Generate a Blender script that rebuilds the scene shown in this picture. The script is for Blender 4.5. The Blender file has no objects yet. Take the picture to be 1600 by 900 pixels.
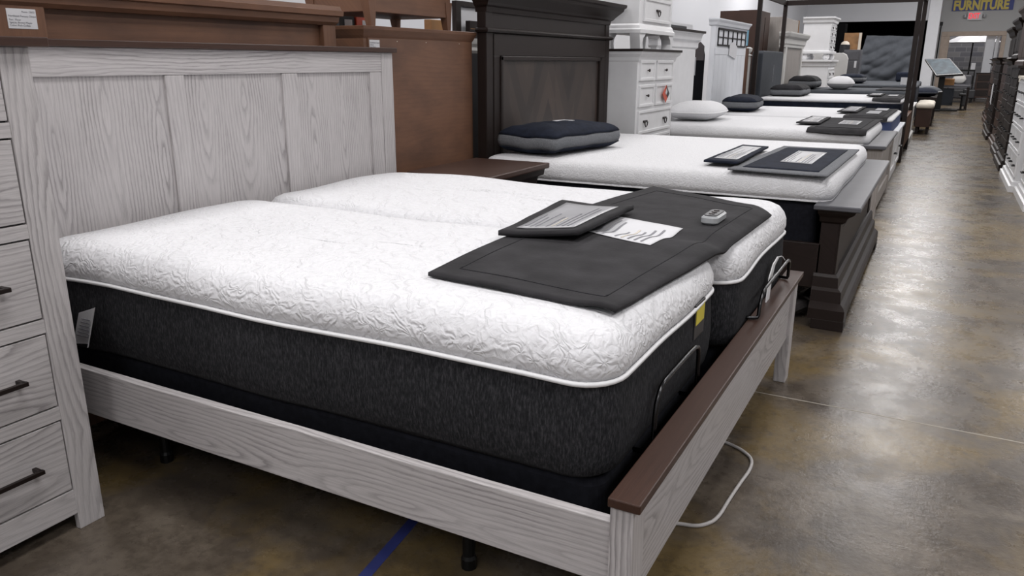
import bpy, bmesh, math, random
from math import sin, cos, pi, radians
from mathutils import Vector, Matrix, noise
random.seed(7)
S = bpy.context.scene
COL = S.collection

# ------------------------------------------------------------------ camera
def camera():
    cx, cy, cz, yaw, pit, rol, f = CAM
    F = Vector((-sin(yaw)*cos(pit), cos(yaw)*cos(pit), -sin(pit)))
    R = Vector((cos(yaw), sin(yaw), 0)); U = R.cross(F)
    R2 = R*cos(rol)+U*sin(rol); U2 = -R*sin(rol)+U*cos(rol)
    cd = bpy.data.cameras.new('camera'); co = bpy.data.objects.new('camera', cd); COL.objects.link(co)
    m = Matrix((R2, U2, -F)).transposed().to_4x4(); m.translation = Vector((cx, cy, cz))
    co.matrix_world = m
    cd.sensor_width = 36; cd.lens = f/1600*36; cd.clip_start = .02; cd.clip_end = 200
    S.camera = co
CAM = (2.5921, -1.3529, 1.3582, 0.4951, 0.2838, 0.0025, 1211.84)
camera()
S.view_settings.view_transform = 'Standard'; S.view_settings.look = 'None'
S.view_settings.gamma = 1; S.view_settings.use_curve_mapping = False
S.view_settings.exposure = 0.0
W = bpy.data.worlds.new('world'); S.world = W; W.use_nodes = True
W.node_tree.nodes['Background'].inputs[0].default_value = (.75, .8, .9, 1)
W.node_tree.nodes['Background'].inputs[1].default_value = .6
CEIL = 5.5
LAMPS = [(x, y) for y in (-5, -.6, 5, 11, 16, 21, 27) for x in (-1.0, 2.4, 6.0) if not (y == 27 and x < 0)]+[(3.3, 35.8)]  # last entry is added behind the doorway to brighten block wall and umbrella
for i, (x, y) in enumerate(LAMPS):
    ld = bpy.data.lights.new('high_bay_light', 'AREA'); ld.shape = 'RECTANGLE'; ld.size = 1.3; ld.size_y = 2.0
    ld.energy = 85 if y < -3 else (101 if y < 18 else 175); ld.color = (1, .978, .975)
    lo = bpy.data.objects.new('high_bay_light', ld); lo.location = (x, y, CEIL-.43); COL.objects.link(lo)

# ------------------------------------------------------------------ materials
def nm(name):
    m = bpy.data.materials.new(name); m.use_nodes = True
    nt = m.node_tree; b = nt.nodes['Principled BSDF']
    return m, nt, b
def N(nt, t, **k):
    n = nt.nodes.new(t)
    for a, v in k.items(): setattr(n, a, v)
    return n
def L(nt, a, b): nt.links.new(a, b)
def rgba(c): return (c[0], c[1], c[2], 1)
def coords(nt, scale=(1, 1, 1), rnd=True):
    tc = N(nt, 'ShaderNodeTexCoord'); mp = N(nt, 'ShaderNodeMapping'); mp.inputs['Scale'].default_value = scale
    if rnd:
        oi = N(nt, 'ShaderNodeObjectInfo'); va = N(nt, 'ShaderNodeVectorMath', operation='MULTIPLY_ADD')
        cb = N(nt, 'ShaderNodeCombineXYZ')
        for i in range(3): L(nt, oi.outputs['Random'], cb.inputs[i])
        L(nt, cb.outputs[0], va.inputs[0]); va.inputs[1].default_value = (7.3, 11.7, 5.1); L(nt, tc.outputs['Object'], va.inputs[2])
        L(nt, va.outputs[0], mp.inputs['Vector'])
    else: L(nt, tc.outputs['Object'], mp.inputs['Vector'])
    return mp.outputs[0]
def ramp(nt, fac, stops):
    r = N(nt, 'ShaderNodeValToRGB'); e = r.color_ramp.elements
    e[0].position, e[0].color = stops[0][0], rgba(stops[0][1]); e[1].position, e[1].color = stops[-1][0], rgba(stops[-1][1])
    for p, c in stops[1:-1]: x = e.new(p); x.color = rgba(c)
    L(nt, fac, r.inputs[0]); return r.outputs[0]
def mix(nt, f, a, b, mode='MIX'):
    m = N(nt, 'ShaderNodeMix', data_type='RGBA', blend_type=mode)
    if isinstance(f, (int, float)): m.inputs[0].default_value = f
    else: L(nt, f, m.inputs[0])
    for s, v in ((6, a), (7, b)):
        if isinstance(v, tuple): m.inputs[s].default_value = rgba(v)
        else: L(nt, v, m.inputs[s])
    return m.outputs[2]
def math_(nt, op, a, b=None):
    m = N(nt, 'ShaderNodeMath', operation=op)
    for i, v in enumerate((a, b)):
        if v is None: continue
        if isinstance(v, (int, float)): m.inputs[i].default_value = v
        else: L(nt, v, m.inputs[i])
    return m.outputs[0]
def noise_(nt, vec, scale, detail=3, rough=.5, dist=0):
    n = N(nt, 'ShaderNodeTexNoise'); n.inputs['Scale'].default_value = scale; n.inputs['Detail'].default_value = detail
    n.inputs['Roughness'].default_value = rough; n.inputs['Distortion'].default_value = dist; L(nt, vec, n.inputs['Vector']); return n.outputs['Fac']
def bump(nt, b, h, strength=.3, dist=.01):
    bn = N(nt, 'ShaderNodeBump'); bn.inputs['Strength'].default_value = strength; bn.inputs['Distance'].default_value = dist
    L(nt, h, bn.inputs['Height']); L(nt, bn.outputs[0], b.inputs['Normal'])
def plain(name, c, rough=.5, metal=0, spec=.5, nz=0, nscale=8, bmp=0, bscale=200):
    m, nt, b = nm(name)
    b.inputs['Roughness'].default_value = rough; b.inputs['Metallic'].default_value = metal; b.inputs['Specular IOR Level'].default_value = spec
    v = coords(nt)
    f = noise_(nt, v, nscale, 4)
    d = tuple(x*(1-nz) for x in c); u = tuple(min(1, x*(1+nz)) for x in c)
    L(nt, ramp(nt, f, [(.3, d), (.7, u)]), b.inputs['Base Color'])
    if bmp: bump(nt, b, noise_(nt, v, bscale, 2), bmp, .002)
    return m
def wood(name, axis, light, line, rough=.45, lineamt=.8, fine=.05, spec=.4, freq=72, tilt=.11, board=.21, blot=0.0, blotc=(0, 0, 0), warp=.02):
    """flat-sawn grain: boards cut through slightly tilted growth rings; axis = grain direction"""
    m, nt, b = nm(name)
    tc = N(nt, 'ShaderNodeTexCoord'); oi = N(nt, 'ShaderNodeObjectInfo'); sp = N(nt, 'ShaderNodeSeparateXYZ'); L(nt, tc.outputs['Object'], sp.inputs[0])
    a = 'xyz'.index(axis); rnd = oi.outputs['Random']
    w = sp.outputs[a]; u = math_(nt, 'ADD', sp.outputs[(a+1) % 3], sp.outputs[(a+2) % 3])
    u = math_(nt, 'ADD', u, math_(nt, 'MULTIPLY', rnd, 3.17)); w = math_(nt, 'ADD', w, math_(nt, 'MULTIPLY', rnd, 5.3))
    q = math_(nt, 'DIVIDE', u, board); idx = math_(nt, 'FLOOR', q); uu = math_(nt, 'MULTIPLY', math_(nt, 'SUBTRACT', math_(nt, 'FRACT', q), .5), board)
    wn = N(nt, 'ShaderNodeTexWhiteNoise', noise_dimensions='1D'); L(nt, math_(nt, 'ADD', idx, math_(nt, 'MULTIPLY', rnd, 31)), wn.inputs['W'])
    def vec(su, sw):
        cb = N(nt, 'ShaderNodeCombineXYZ'); L(nt, math_(nt, 'MULTIPLY', u, su), cb.inputs[0]); L(nt, math_(nt, 'MULTIPLY', w, sw), cb.inputs[1]); L(nt, rnd, cb.inputs[2]); return cb.outputs[0]
    big = noise_(nt, vec(5, 1.6), 1, 2, .5)
    jag = noise_(nt, vec(60, 14), 1, 3, .6)
    sgn = math_(nt, 'SUBTRACT', wn.outputs['Value'], .5)
    dep = math_(nt, 'ADD', math_(nt, 'MULTIPLY', math_(nt, 'PINGPONG', w, .55), tilt), math_(nt, 'MULTIPLY', sgn, .05))
    dep = math_(nt, 'ADD', dep, math_(nt, 'MULTIPLY', math_(nt, 'SUBTRACT', big, .5), warp*3))
    uu = math_(nt, 'ADD', uu, math_(nt, 'MULTIPLY', math_(nt, 'SUBTRACT', big, .5), warp*2))
    r = math_(nt, 'SQRT', math_(nt, 'ADD', math_(nt, 'MULTIPLY', uu, uu), math_(nt, 'MULTIPLY', dep, dep)))
    r = math_(nt, 'ADD', r, math_(nt, 'MULTIPLY', jag, .010))
    fr = math_(nt, 'FRACT', math_(nt, 'MULTIPLY', r, freq))
    mk = ramp(nt, fr, [(0, (1, 1, 1)), (.12, (.8, .8, .8)), (.38, (.18, .18, .18)), (.75, (0, 0, 0)), (.92, (.25, .25, .25)), (1, (1, 1, 1))])
    mod = ramp(nt, noise_(nt, vec(7, 2), 1, 3), [(.35, (.25, .25, .25)), (.65, (1, 1, 1))])
    f = math_(nt, 'MULTIPLY', mix(nt, 1.0, mk, mod, 'MULTIPLY'), lineamt)
    c = mix(nt, f, light, line)
    pores = noise_(nt, vec(420, 9), 1, 2, .6)
    c = mix(nt, 1.0, c, ramp(nt, pores, [(.35, (1-fine*3,)*3), (.6, (1+fine*.3,)*3)]), 'MULTIPLY')
    if blot:
        bf = math_(nt, 'MULTIPLY', ramp(nt, noise_(nt, vec(5, 2.2), 1, 5, .6), [(.42, (0, 0, 0)), (.7, (1, 1, 1))]), blot)
        c = mix(nt, bf, c, blotc)
    L(nt, c, b.inputs['Base Color'])
    b.inputs['Roughness'].default_value = rough; b.inputs['Specular IOR Level'].default_value = spec
    bump(nt, b, pores, .10, .002)
    return m
OAKL, OAKD = (.50, .475, .475), (.19, .175, .178)
M = {}
for ax in 'xyz':
    M['oak_'+ax] = wood('whitewashed_oak_'+ax, ax, OAKL, OAKD, lineamt=.72)
    M['brown_'+ax] = wood('stained_brown_'+ax, ax, (.165, .080, .046), (.085, .042, .026), freq=40, lineamt=.3, blot=.75, blotc=(.075, .038, .025), rough=.5, fine=.03, board=.6)
    M['dark_'+ax] = wood('dark_stain_'+ax, ax, (.018, .012, .0105), (.010, .0065, .0055), freq=60, lineamt=.5, rough=.45, spec=.24)
    M['cap_'+ax] = wood('cap_brown_'+ax, ax, (.050, .023, .015), (.030, .014, .010), freq=50, lineamt=.3, rough=.38, board=.9, blot=.5, blotc=(.035, .017, .012))
    M['grey_'+ax] = wood('weathered_wash_'+ax, ax, (.36, .33, .31), (.22, .2, .18), lineamt=.6)
M['oak_panel'] = wood('whitewashed_oak_panel', 'z', OAKL, tuple(x*.85 for x in OAKD), lineamt=.75, freq=58, tilt=.16, board=.26, warp=.03)
M['white'] = plain('painted_white', (.70, .70, .71), .42, nz=.03)
M['whiteb'] = plain('painted_white_cool', (.66, .675, .71), .45, nz=.05, nscale=3)
M['ivory'] = plain('painted_ivory', (.60, .59, .57), .5, nz=.03)
M['black'] = plain('black_fabric', (.008, .0085, .012), .95, spec=.15, nz=.3, nscale=60)
M['blackm'] = plain('black_metal', (.012, .012, .012), .35, .6)
M['blackp'] = plain('black_plastic', (.015, .015, .017), .4)
M['bronze'] = plain('dark_bronze', (.03, .022, .02), .38, .7)
M['chrome'] = plain('dark_chrome_wire', (.05, .05, .052), .25, 1.0)
M['paper'] = plain('paper', (.60, .60, .62), .5, nz=.03)
M['pocket'] = plain('sheet_in_clear_pocket', (.36, .36, .375), .3, nz=.12, nscale=6)
M['ink'] = plain('ink', (.22, .22, .24), .7)
M['navy'] = plain('navy_fabric', (.009, .012, .022), .9, spec=.2, nz=.35, nscale=25, bmp=.3)
M['navyb'] = plain('blue_mattress_border', (.030, .045, .115), .85, nz=.2)
M['greyf'] = plain('heather_grey_fabric', (.14, .145, .155), .95, spec=.15, nz=.5, nscale=300, bmp=.4)
M['greytop'] = plain('slate_grey_mattress_top', (.062, .067, .076), .9, spec=.2, nz=.12)
M['greycap'] = plain('slate_cap', (.085, .085, .095), .35, nz=.1)
M['suede'] = plain('charcoal_suede', (.024, .023, .025), .9, spec=.25, nz=.35, nscale=9, bmp=.35, bscale=120)
M['suedei'] = plain('black_suede', (.018, .0175, .02), .9, spec=.2, nz=.3, nscale=9)
M['uphol'] = plain('slate_upholstery', (.028, .033, .042), .85, nz=.12, bmp=.3)
M['cream'] = plain('cream_cushion', (.62, .57, .49), .9, nz=.08, bmp=.4)
M['yellow'] = plain('yellow_label', (.62, .52, .05), .5, nz=.1)
M['cable'] = plain('grey_cable', (.42, .40, .39), .5)
M['bluetape'] = plain('blue_tape', (.025, .035, .17), .7, nz=.2)
M['red'] = plain('red_card', (.55, .09, .05), .5)
M['cyan'] = plain('blue_card', (.12, .36, .52), .5)
M['gold'] = plain('mustard_lettering', (.62, .50, .12), .6)
M['signblue'] = plain('sign_blue', (.03, .045, .22), .5)
M['walls'] = plain('wall_paint', (.60, .61, .64), .8, nz=.02, nscale=.6)
M['wallend'] = plain('wall_end_paint', (.43, .43, .43), .8, nz=.04, nscale=.6)
M['pillar'] = plain('pillar_paint', (.74, .75, .78), .7, nz=.02)
M['dim'] = plain('unlit_alcove_black', (.006, .006, .0065), .95, spec=.05)  # near-black colour stands in for the alcove's missing light
M['ceil'] = plain('ceiling_paint', (.20, .20, .21), .8, nz=.05)
M['amber'] = plain('amber_pine', (.30, .15, .055), .5, nz=.3, nscale=5)
M['beige'] = plain('door_jamb_beige', (.42, .34, .28), .6, nz=.1)
M['silver'] = plain('silver_plastic', (.34, .35, .36), .35)
M['bag'] = plain('smoky_plastic_bag', (.05, .045, .045), .25, spec=.8, nz=.4)
M['lampshade'] = plain('cream_shade', (.75, .68, .58), .8)
m, nt, b = nm('exit_red'); b.inputs['Base Color'].default_value = (.8, .02, .03, 1); b.inputs['Emission Color'].default_value = (1, .05, .08, 1); b.inputs['Emission Strength'].default_value = .7; M['exit'] = m
m, nt, b = nm('screen_lit'); v = coords(nt); b.inputs['Base Color'].default_value = (.03, .04, .05, 1); b.inputs['Roughness'].default_value = .5; b.inputs['Specular IOR Level'].default_value = .15
L(nt, ramp(nt, noise_(nt, v, 5, 3), [(.4, (.07, .09, .10)), (.65, (.20, .28, .32))]), b.inputs['Emission Color']); b.inputs['Emission Strength'].default_value = .35; M['screen'] = m
m, nt, b = nm('mirror_glass'); b.inputs['Base Color'].default_value = (.8, .82, .84, 1); b.inputs['Metallic'].default_value = 1; b.inputs['Roughness'].default_value = .05; M['mirror'] = m
m, nt, b = nm('diffuser_lit'); b.inputs['Base Color'].default_value = (.9, .9, .9, 1); b.inputs['Emission Color'].default_value = (1, .98, .97, 1); b.inputs['Emission Strength'].default_value = 3; M['diff'] = m

# quilted white knit
def quilt(name, c, big=15, st=.6):
    m, nt, b = nm(name); v = coords(nt, (1, 1, 1), False)
    d = noise_(nt, v, 9, 2)
    vm = N(nt, 'ShaderNodeVectorMath', operation='ADD'); L(nt, v, vm.inputs[0])
    cb = N(nt, 'ShaderNodeCombineXYZ'); dd = math_(nt, 'MULTIPLY', d, .12)
    for i in range(3): L(nt, dd, cb.inputs[i])
    L(nt, cb.outputs[0], vm.inputs[1])
    vo = N(nt, 'ShaderNodeTexVoronoi', feature='F1'); vo.inputs['Scale'].default_value = big; L(nt, vm.outputs[0], vo.inputs['Vector'])
    sub = N(nt, 'ShaderNodeVectorMath', operation='SUBTRACT'); sc = N(nt, 'ShaderNodeVectorMath', operation='SCALE'); sc.inputs['Scale'].default_value = 1.0
    L(nt, vm.outputs[0], sub.inputs[0]); L(nt, vo.outputs['Position'], sub.inputs[1]); sp = N(nt, 'ShaderNodeSeparateXYZ'); L(nt, sub.outputs[0], sp.inputs[0])
    ang = math_(nt, 'ARCTAN2', math_(nt, 'ADD', sp.outputs[0], sp.outputs[1]), sp.outputs[2])
    pet = math_(nt, 'SINE', math_(nt, 'ADD', math_(nt, 'MULTIPLY', ang, 7), math_(nt, 'MULTIPLY', vo.outputs['Distance'], 9)))
    ri = math_(nt, 'SINE', math_(nt, 'MULTIPLY', vo.outputs['Distance'], 20))
    ri = math_(nt, 'ADD', math_(nt, 'MULTIPLY', pet, .7), math_(nt, 'MULTIPLY', ri, .5))
    n = noise_(nt, v, 42, 2, .5, 1.2)
    h = math_(nt, 'ADD', math_(nt, 'MULTIPLY', ri, .30), math_(nt, 'MULTIPLY', n, 1.5))
    L(nt, ramp(nt, h, [(0, tuple(x*.93 for x in c)), (.9, c)]), b.inputs['Base Color'])
    b.inputs['Roughness'].default_value = .9; b.inputs['Specular IOR Level'].default_value = .2
    b.inputs['Sheen Weight'].default_value = .15
    bump(nt, b, h, st, .006)
    return m
M['quilt'] = quilt('white_quilted_knit', (.70, .70, .72))
M['quilt2'] = quilt('white_knit_diamond', (.66, .66, .675), 30, .45)
M['pipe'] = plain('white_piping', (.72, .72, .73), .7)
# charcoal knit with vertical flecks
m, nt, b = nm('charcoal_knit'); v = coords(nt, (1, 1, .25)); n = noise_(nt, v, 230, 3, .65)
c = ramp(nt, n, [(.38, (.010, .0105, .012)), (.55, (.025, .025, .028)), (.72, (.055, .055, .06))])
L(nt, c, b.inputs['Base Color']); b.inputs['Roughness'].default_value = .9; b.inputs['Specular IOR Level'].default_value = .2; bump(nt, b, n, .35, .002); M['charcoal'] = m
# polished concrete
m, nt, b = nm('polished_concrete'); v = coords(nt, (1, 1, 1), False)
n1 = noise_(nt, v, .7, 5, .6, .5); n2 = noise_(nt, v, 3.2, 7, .68, .3); n3 = noise_(nt, v, 34, 5, .7)
c = ramp(nt, n1, [(.35, (.060, .046, .034)), (.5, (.104, .083, .062)), (.65, (.145, .121, .097))])
c = mix(nt, ramp(nt, n2, [(.38, (.9, .9, .9)), (.58, (0, 0, 0))]), c, (.052, .041, .032))
c = mix(nt, ramp(nt, n2, [(.5, (0, 0, 0)), (.8, (.55, .55, .55))]), c, (.165, .14, .113))
st = noise_(nt, v, 1.9, 5, .62, .3)
c = mix(nt, math_(nt, 'MULTIPLY', ramp(nt, st, [(.47, (0, 0, 0)), (.62, (1, 1, 1))]), .75), c, (.155, .105, .036))
c = mix(nt, ramp(nt, n3, [(.45, (0, 0, 0)), (.9, (.30, .30, .30))]), c, (.17, .143, .11))
c = mix(nt, ramp(nt, n3, [(.28, (.75, .75, .75)), (.5, (0, 0, 0))]), c, (.055, .044, .034))
L(nt, c, b.inputs['Base Color'])
L(nt, ramp(nt, noise_(nt, v, 5, 5, .7), [(.3, (.20,)*3), (.7, (.36,)*3)]), b.inputs['Roughness'])
b.inputs['Specular IOR Level'].default_value = .33
bump(nt, b, math_(nt, 'ADD', math_(nt, 'MULTIPLY', noise_(nt, v, 1.6, 2, .5), 4), math_(nt, 'MULTIPLY', noise_(nt, v, 45, 4, .7), 1.3)), .14, .006)
M['floor'] = m
# chevron veneer
m, nt, b = nm('chevron_veneer'); v = coords(nt, (1, 1, 1), False); sp = N(nt, 'ShaderNodeSeparateXYZ'); L(nt, v, sp.inputs[0])
pp = math_(nt, 'PINGPONG', math_(nt, 'ADD', sp.outputs['Y'], 3.0), .36)
t = math_(nt, 'ADD', math_(nt, 'MULTIPLY', sp.outputs['Z'], .55), pp)
idn = math_(nt, 'FLOOR', math_(nt, 'DIVIDE', t, .11)); wn = N(nt, 'ShaderNodeTexWhiteNoise', noise_dimensions='2D'); cb = N(nt, 'ShaderNodeCombineXYZ')
L(nt, idn, cb.inputs[0]); L(nt, math_(nt, 'FLOOR', math_(nt, 'DIVIDE', sp.outputs['Y'], .36)), cb.inputs[1]); L(nt, cb.outputs[0], wn.inputs['Vector'])
cb2 = N(nt, 'ShaderNodeCombineXYZ'); L(nt, math_(nt, 'MULTIPLY', t, 40), cb2.inputs[0]); L(nt, math_(nt, 'MULTIPLY', sp.outputs['Y'], 3), cb2.inputs[1]); fn = noise_(nt, cb2.outputs[0], 1.5, 3)
c = mix(nt, math_(nt, 'MULTIPLY', wn.outputs['Value'], 1.0), (.018, .0125, .011), (.062, .042, .033))
c = mix(nt, math_(nt, 'MULTIPLY', fn, .5), c, (.02, .015, .013)); L(nt, c, b.inputs['Base Color']); b.inputs['Roughness'].default_value = .4; M['chevron'] = m
# grey block
m, nt, b = nm('grey_block_wall'); tc = N(nt, 'ShaderNodeTexCoord'); mp = N(nt, 'ShaderNodeMapping'); mp.inputs['Rotation'].default_value = (pi/2, 0, 0); L(nt, tc.outputs['Object'], mp.inputs[0])
bk = N(nt, 'ShaderNodeTexBrick'); bk.inputs['Scale'].default_value = 1; bk.inputs['Brick Width'].default_value = .42; bk.inputs['Row Height'].default_value = .2; bk.inputs['Mortar Size'].default_value = .012
bk.inputs['Color1'].default_value = (.10, .10, .115, 1); bk.inputs['Color2'].default_value = (.17, .165, .17, 1); bk.inputs['Mortar'].default_value = (.20, .2, .21, 1)
L(nt, mp.outputs[0], bk.inputs['Vector']); L(nt, bk.outputs[0], b.inputs['Base Color']); b.inputs['Roughness'].default_value = .9; M['block'] = m

# ------------------------------------------------------------------ geometry helpers
ORG = {}
def tag(o, label=None, cat=None, group=None, kind=None):
    if label: o['label'] = label
    if cat: o['category'] = cat
    if group: o['group'] = group
    if kind: o['kind'] = kind
    return o
def thing(name, label, cat, loc, group=None):
    o = bpy.data.objects.new(name, None); o.empty_display_size = .1; COL.objects.link(o); o.location = loc
    ORG[o.name] = Vector(loc); return tag(o, label, cat, group)
class MB:
    def __init__(s): s.bm = bmesh.new()
    def box(s, x0, x1, y0, y1, z0, z1):
        x0, x1 = sorted((x0, x1)); y0, y1 = sorted((y0, y1)); z0, z1 = sorted((z0, z1))
        s.loft([[(x0, y0, z), (x1, y0, z), (x1, y1, z), (x0, y1, z)] for z in (z0, z1)]); return s
    def loft(s, rings, cap=True, closed=False):
        bm = s.bm; V = [[bm.verts.new(p) for p in r] for r in rings]; n = len(V[0])
        pairs = list(zip(V, V[1:])) + ([(V[-1], V[0])] if closed else [])
        for a, b in pairs:
            for i in range(n):
                j = (i+1) % n; bm.faces.new((a[i], a[j], b[j], b[i]))
        if cap and not closed: bm.faces.new(V[0][::-1]); bm.faces.new(V[-1])
        return s
    def rects(s, L_):
        """L_: list of (x0,x1,y0,y1,z)"""
        return s.loft([[(min(a, b), c, z), (max(a, b), c, z), (max(a, b), d, z), (min(a, b), d, z)] for a, b, c, d, z in L_])
    def crown(s, xb, xf, y0, y1, prof):
        """rect rings growing out at front and both sides; prof = [(z, out)]"""
        sg = 1 if xf > xb else -1
        return s.rects([(xb, xf+sg*o, y0-o, y1+o, z) for z, o in prof])
    def prism(s, poly, axis, a, b):
        def P(u, v, w): return {'x': (w, u, v), 'y': (u, w, v), 'z': (u, v, w)}[axis]
        return s.loft([[P(u, v, w) for u, v in poly] for w in (a, b)])
    def tube(s, pts, r, seg=8, closed=False):
        pts = [Vector(p) for p in pts]; n = len(pts); rings = []; up = Vector((0, 0, 1)); prev = None
        for i, p in enumerate(pts):
            if closed: d = pts[(i+1) % n]-pts[i-1]
            else: d = pts[min(i+1, n-1)]-pts[max(i-1, 0)]
            d.normalize()
            a = prev if prev is not None else (up if abs(d.z) < .9 else Vector((1, 0, 0)))
            a = (a - d*a.dot(d)); 
            if a.length < 1e-5: a = d.orthogonal()
            a.normalize(); prev = a; b = d.cross(a)
            rr = r[i] if isinstance(r, (list, tuple)) else r
            rings.append([tuple(p+a*rr*cos(2*pi*k/seg)+b*rr*sin(2*pi*k/seg)) for k in range(seg)])
        return s.loft(rings, closed=closed)
    def lathe(s, x, y, prof, seg=20):
        return s.loft([[(x+r*cos(2*pi*k/seg), y+r*sin(2*pi*k/seg), z) for k in range(seg)] for r, z in prof])
    def xform(s, mat):
        bmesh.ops.transform(s.bm, matrix=mat, verts=s.bm.verts); return s
    def build(s, name, mat, parent=None, bevel=0, smooth=False, solid=0):
        bm = s.bm; bmesh.ops.recalc_face_normals(bm, faces=bm.faces)
        xs = [v.co.x for v in bm.verts]; ys = [v.co.y for v in bm.verts]; zs = [v.co.z for v in bm.verts]
        o_ = Vector(((min(xs)+max(xs))/2, (min(ys)+max(ys))/2, min(zs)))
        bmesh.ops.translate(bm, vec=-o_, verts=bm.verts)
        me = bpy.data.meshes.new(name); bm.to_mesh(me); bm.free()
        ob = bpy.data.objects.new(name, me); COL.objects.link(ob)
        me.materials.append(M[mat] if isinstance(mat, str) else mat)
        if smooth:
            for p in me.polygons: p.use_smooth = True
        ORG[ob.name] = o_
        if parent is not None: ob.parent = parent; ob.location = o_-ORG[parent.name]
        else: ob.location = o_
        if solid: md = ob.modifiers.new('thick', 'SOLIDIFY'); md.thickness = solid; md.offset = 1
        if bevel: md = ob.modifiers.new('bevel', 'BEVEL'); md.width = bevel; md.segments = 2; md.limit_method = 'ANGLE'; md.angle_limit = radians(35)
        return ob
def Box(x0, x1, y0, y1, z0, z1): return MB().box(x0, x1, y0, y1, z0, z1)
def children(o): return [c for c in bpy.data.objects if c.parent == o]
def copy_tree(o, off=(0, 0, 0), parent=None):
    c = o.copy(); COL.objects.link(c); ORG[c.name] = ORG[o.name]+Vector(off)
    if parent: c.parent = parent
    else: c.location = o.location+Vector(off)
    for ch in children(o): copy_tree(ch, off, c)
    return c
def text(name, body, size, loc, rot, mat, parent=None, ext=.001, bold=0, width=1):
    cu = bpy.data.curves.new(name, 'FONT'); cu.body = body; cu.size = size; cu.extrude = ext; cu.align_x = 'LEFT'; cu.offset = bold; cu.resolution_u = 2
    t = bpy.data.objects.new('tmp', cu); COL.objects.link(t)
    dg = bpy.context.evaluated_depsgraph_get(); me = bpy.data.meshes.new_from_object(t.evaluated_get(dg))
    bpy.data.objects.remove(t); bpy.data.curves.remove(cu)
    me.materials.clear(); me.materials.append(M[mat]); me.name = name
    me.transform(Matrix.Diagonal((width, 1, 1, 1)))
    o = bpy.data.objects.new(name, me); COL.objects.link(o)
    R = rot if isinstance(rot, Matrix) else Matrix.Identity(3)
    loc = Vector(loc); ORG[o.name] = loc
    o.matrix_basis = Matrix.Translation(loc-(ORG[parent.name] if parent else Vector())) @ R.to_4x4()
    if parent: o.parent = parent
    return o
def basis(right, up):
    r = Vector(right).normalized(); u = Vector(up).normalized(); n = r.cross(u)
    return Matrix((r, u, n)).transposed()
FX = basis((0, 1, 0), (0, 0, 1))       # reads on a face that looks towards +X
FY = basis((1, 0, 0), (0, 0, 1))       # reads on a face that looks towards -Y

def outline(x0, x1, y0, y1, r, z, seg=7, sub=18):
    pts = []; cs = [(x1-r, y0+r, -pi/2), (x1-r, y1-r, 0), (x0+r, y1-r, pi/2), (x0+r, y0+r, pi)]
    for i, (cx, cy, a0) in enumerate(cs):
        for k in range(seg+1):
            a = a0+pi/2*k/seg; pts.append((cx+r*cos(a), cy+r*sin(a)))
        nx, ny, na = cs[(i+1) % 4]; p = pts[-1]; q = (nx+r*cos(na), ny+r*sin(na))
        for k in range(1, sub): pts.append((p[0]+(q[0]-p[0])*k/sub, p[1]+(q[1]-p[1])*k/sub))
    return [(a, b, z) for a, b in pts]
def slab(x0, x1, y0, y1, prof, r=.1, wob=0.0, wave=0.0):
    """rounded-rectangle rings; prof = [(inset, z)]"""
    mb = MB(); rings = []
    for ins, z in prof:
        rr = max(.012, r-ins*.55)
        ring = outline(x0+ins, x1-ins, y0+ins, y1-ins, min(rr, (y1-y0)/2-ins-.002), z)
        ring = [(p[0]+wob*noise.noise(Vector(p)*3.1), p[1]+wob*noise.noise(Vector(p)*3.1+Vector((9, 0, 0))), p[2]+wave*noise.noise(Vector((p[0]*2.3, p[1]*2.3, 1.7)))) for p in ring]
        rings.append(ring)
    return mb.loft(rings)
def top_prof(zp, zt, crown=.008):
    h = zt-zp; return [(.004, zp), (-.004, zp+.25*h), (-.002, zp+.5*h), (.008, zp+.72*h), (.025, zp+.9*h), (.05, zt), (.10, zt+crown*.5), (.2, zt+crown*.8), (.32, zt+crown), (.44, zt+crown)]
def mattress(label, x0, x1, y0, y1, zb, zp, zt, side='charcoal', top='quilt', r=.10, group=None, wave=0, wob=.006, tape=True):
    t = thing('mattress', label, 'mattress', ((x0+x1)/2, (y0+y1)/2, zb), group)
    slab(x0, x1, y0, y1, top_prof(zp, zt), r, wob, wave).build('quilted_top', top, t, smooth=True)
    if zp-zb > .01:
        h = zp-zb; slab(x0, x1, y0, y1, [(.03, zb), (.008, zb+.02), (0, zb+.25*h), (-.003, zb+.5*h), (.002, zp-.01), (.006, zp+.004)], r, wob, wave).build('border', side, t, smooth=True)
    if tape:
        ring = [(p[0]+wob*noise.noise(Vector(p)*3.1), p[1]+wob*noise.noise(Vector(p)*3.1+Vector((9, 0, 0))), p[2]+wave*noise.noise(Vector((p[0]*2.3, p[1]*2.3, 1.7)))) for p in outline(x0-.001, x1+.001, y0-.001, y1+.001, r, zp)]
        MB().tube(ring, .0065, 6, True).build('piping', 'pipe', t, smooth=True)
    return t
def cloth(name, quad, zf, mat, parent, thick=.008, nu=36, nv=36, amp=.003, fr=6, seed=0, inset=None):
    """grid cloth spanning quad corners (p00,p10,p11,p01) lying on height zf(x,y)"""
    mb = MB(); bm = mb.bm; P = [Vector(q).to_2d() if len(q) > 2 else Vector(q) for q in quad]
    a, b_ = (0, 1) if inset is None else inset
    g = []
    for i in range(nu+1):
        row = []
        for j in range(nv+1):
            u = i/nu; v = j/nv; p = P[0]*(1-u)*(1-v)+P[1]*u*(1-v)+P[2]*u*v+P[3]*(1-u)*v
            z = zf(p.x, p.y)+amp*(noise.noise(Vector((p.x*fr, p.y*fr, seed)))+1)
            row.append(bm.verts.new((p.x, p.y, z)))
        g.append(row)
    for i in range(nu):
        for j in range(nv): bm.faces.new((g[i][j], g[i+1][j], g[i+1][j+1], g[i][j+1]))
    o = mb.build(name, mat, parent, smooth=True, solid=thick)
    return o
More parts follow.
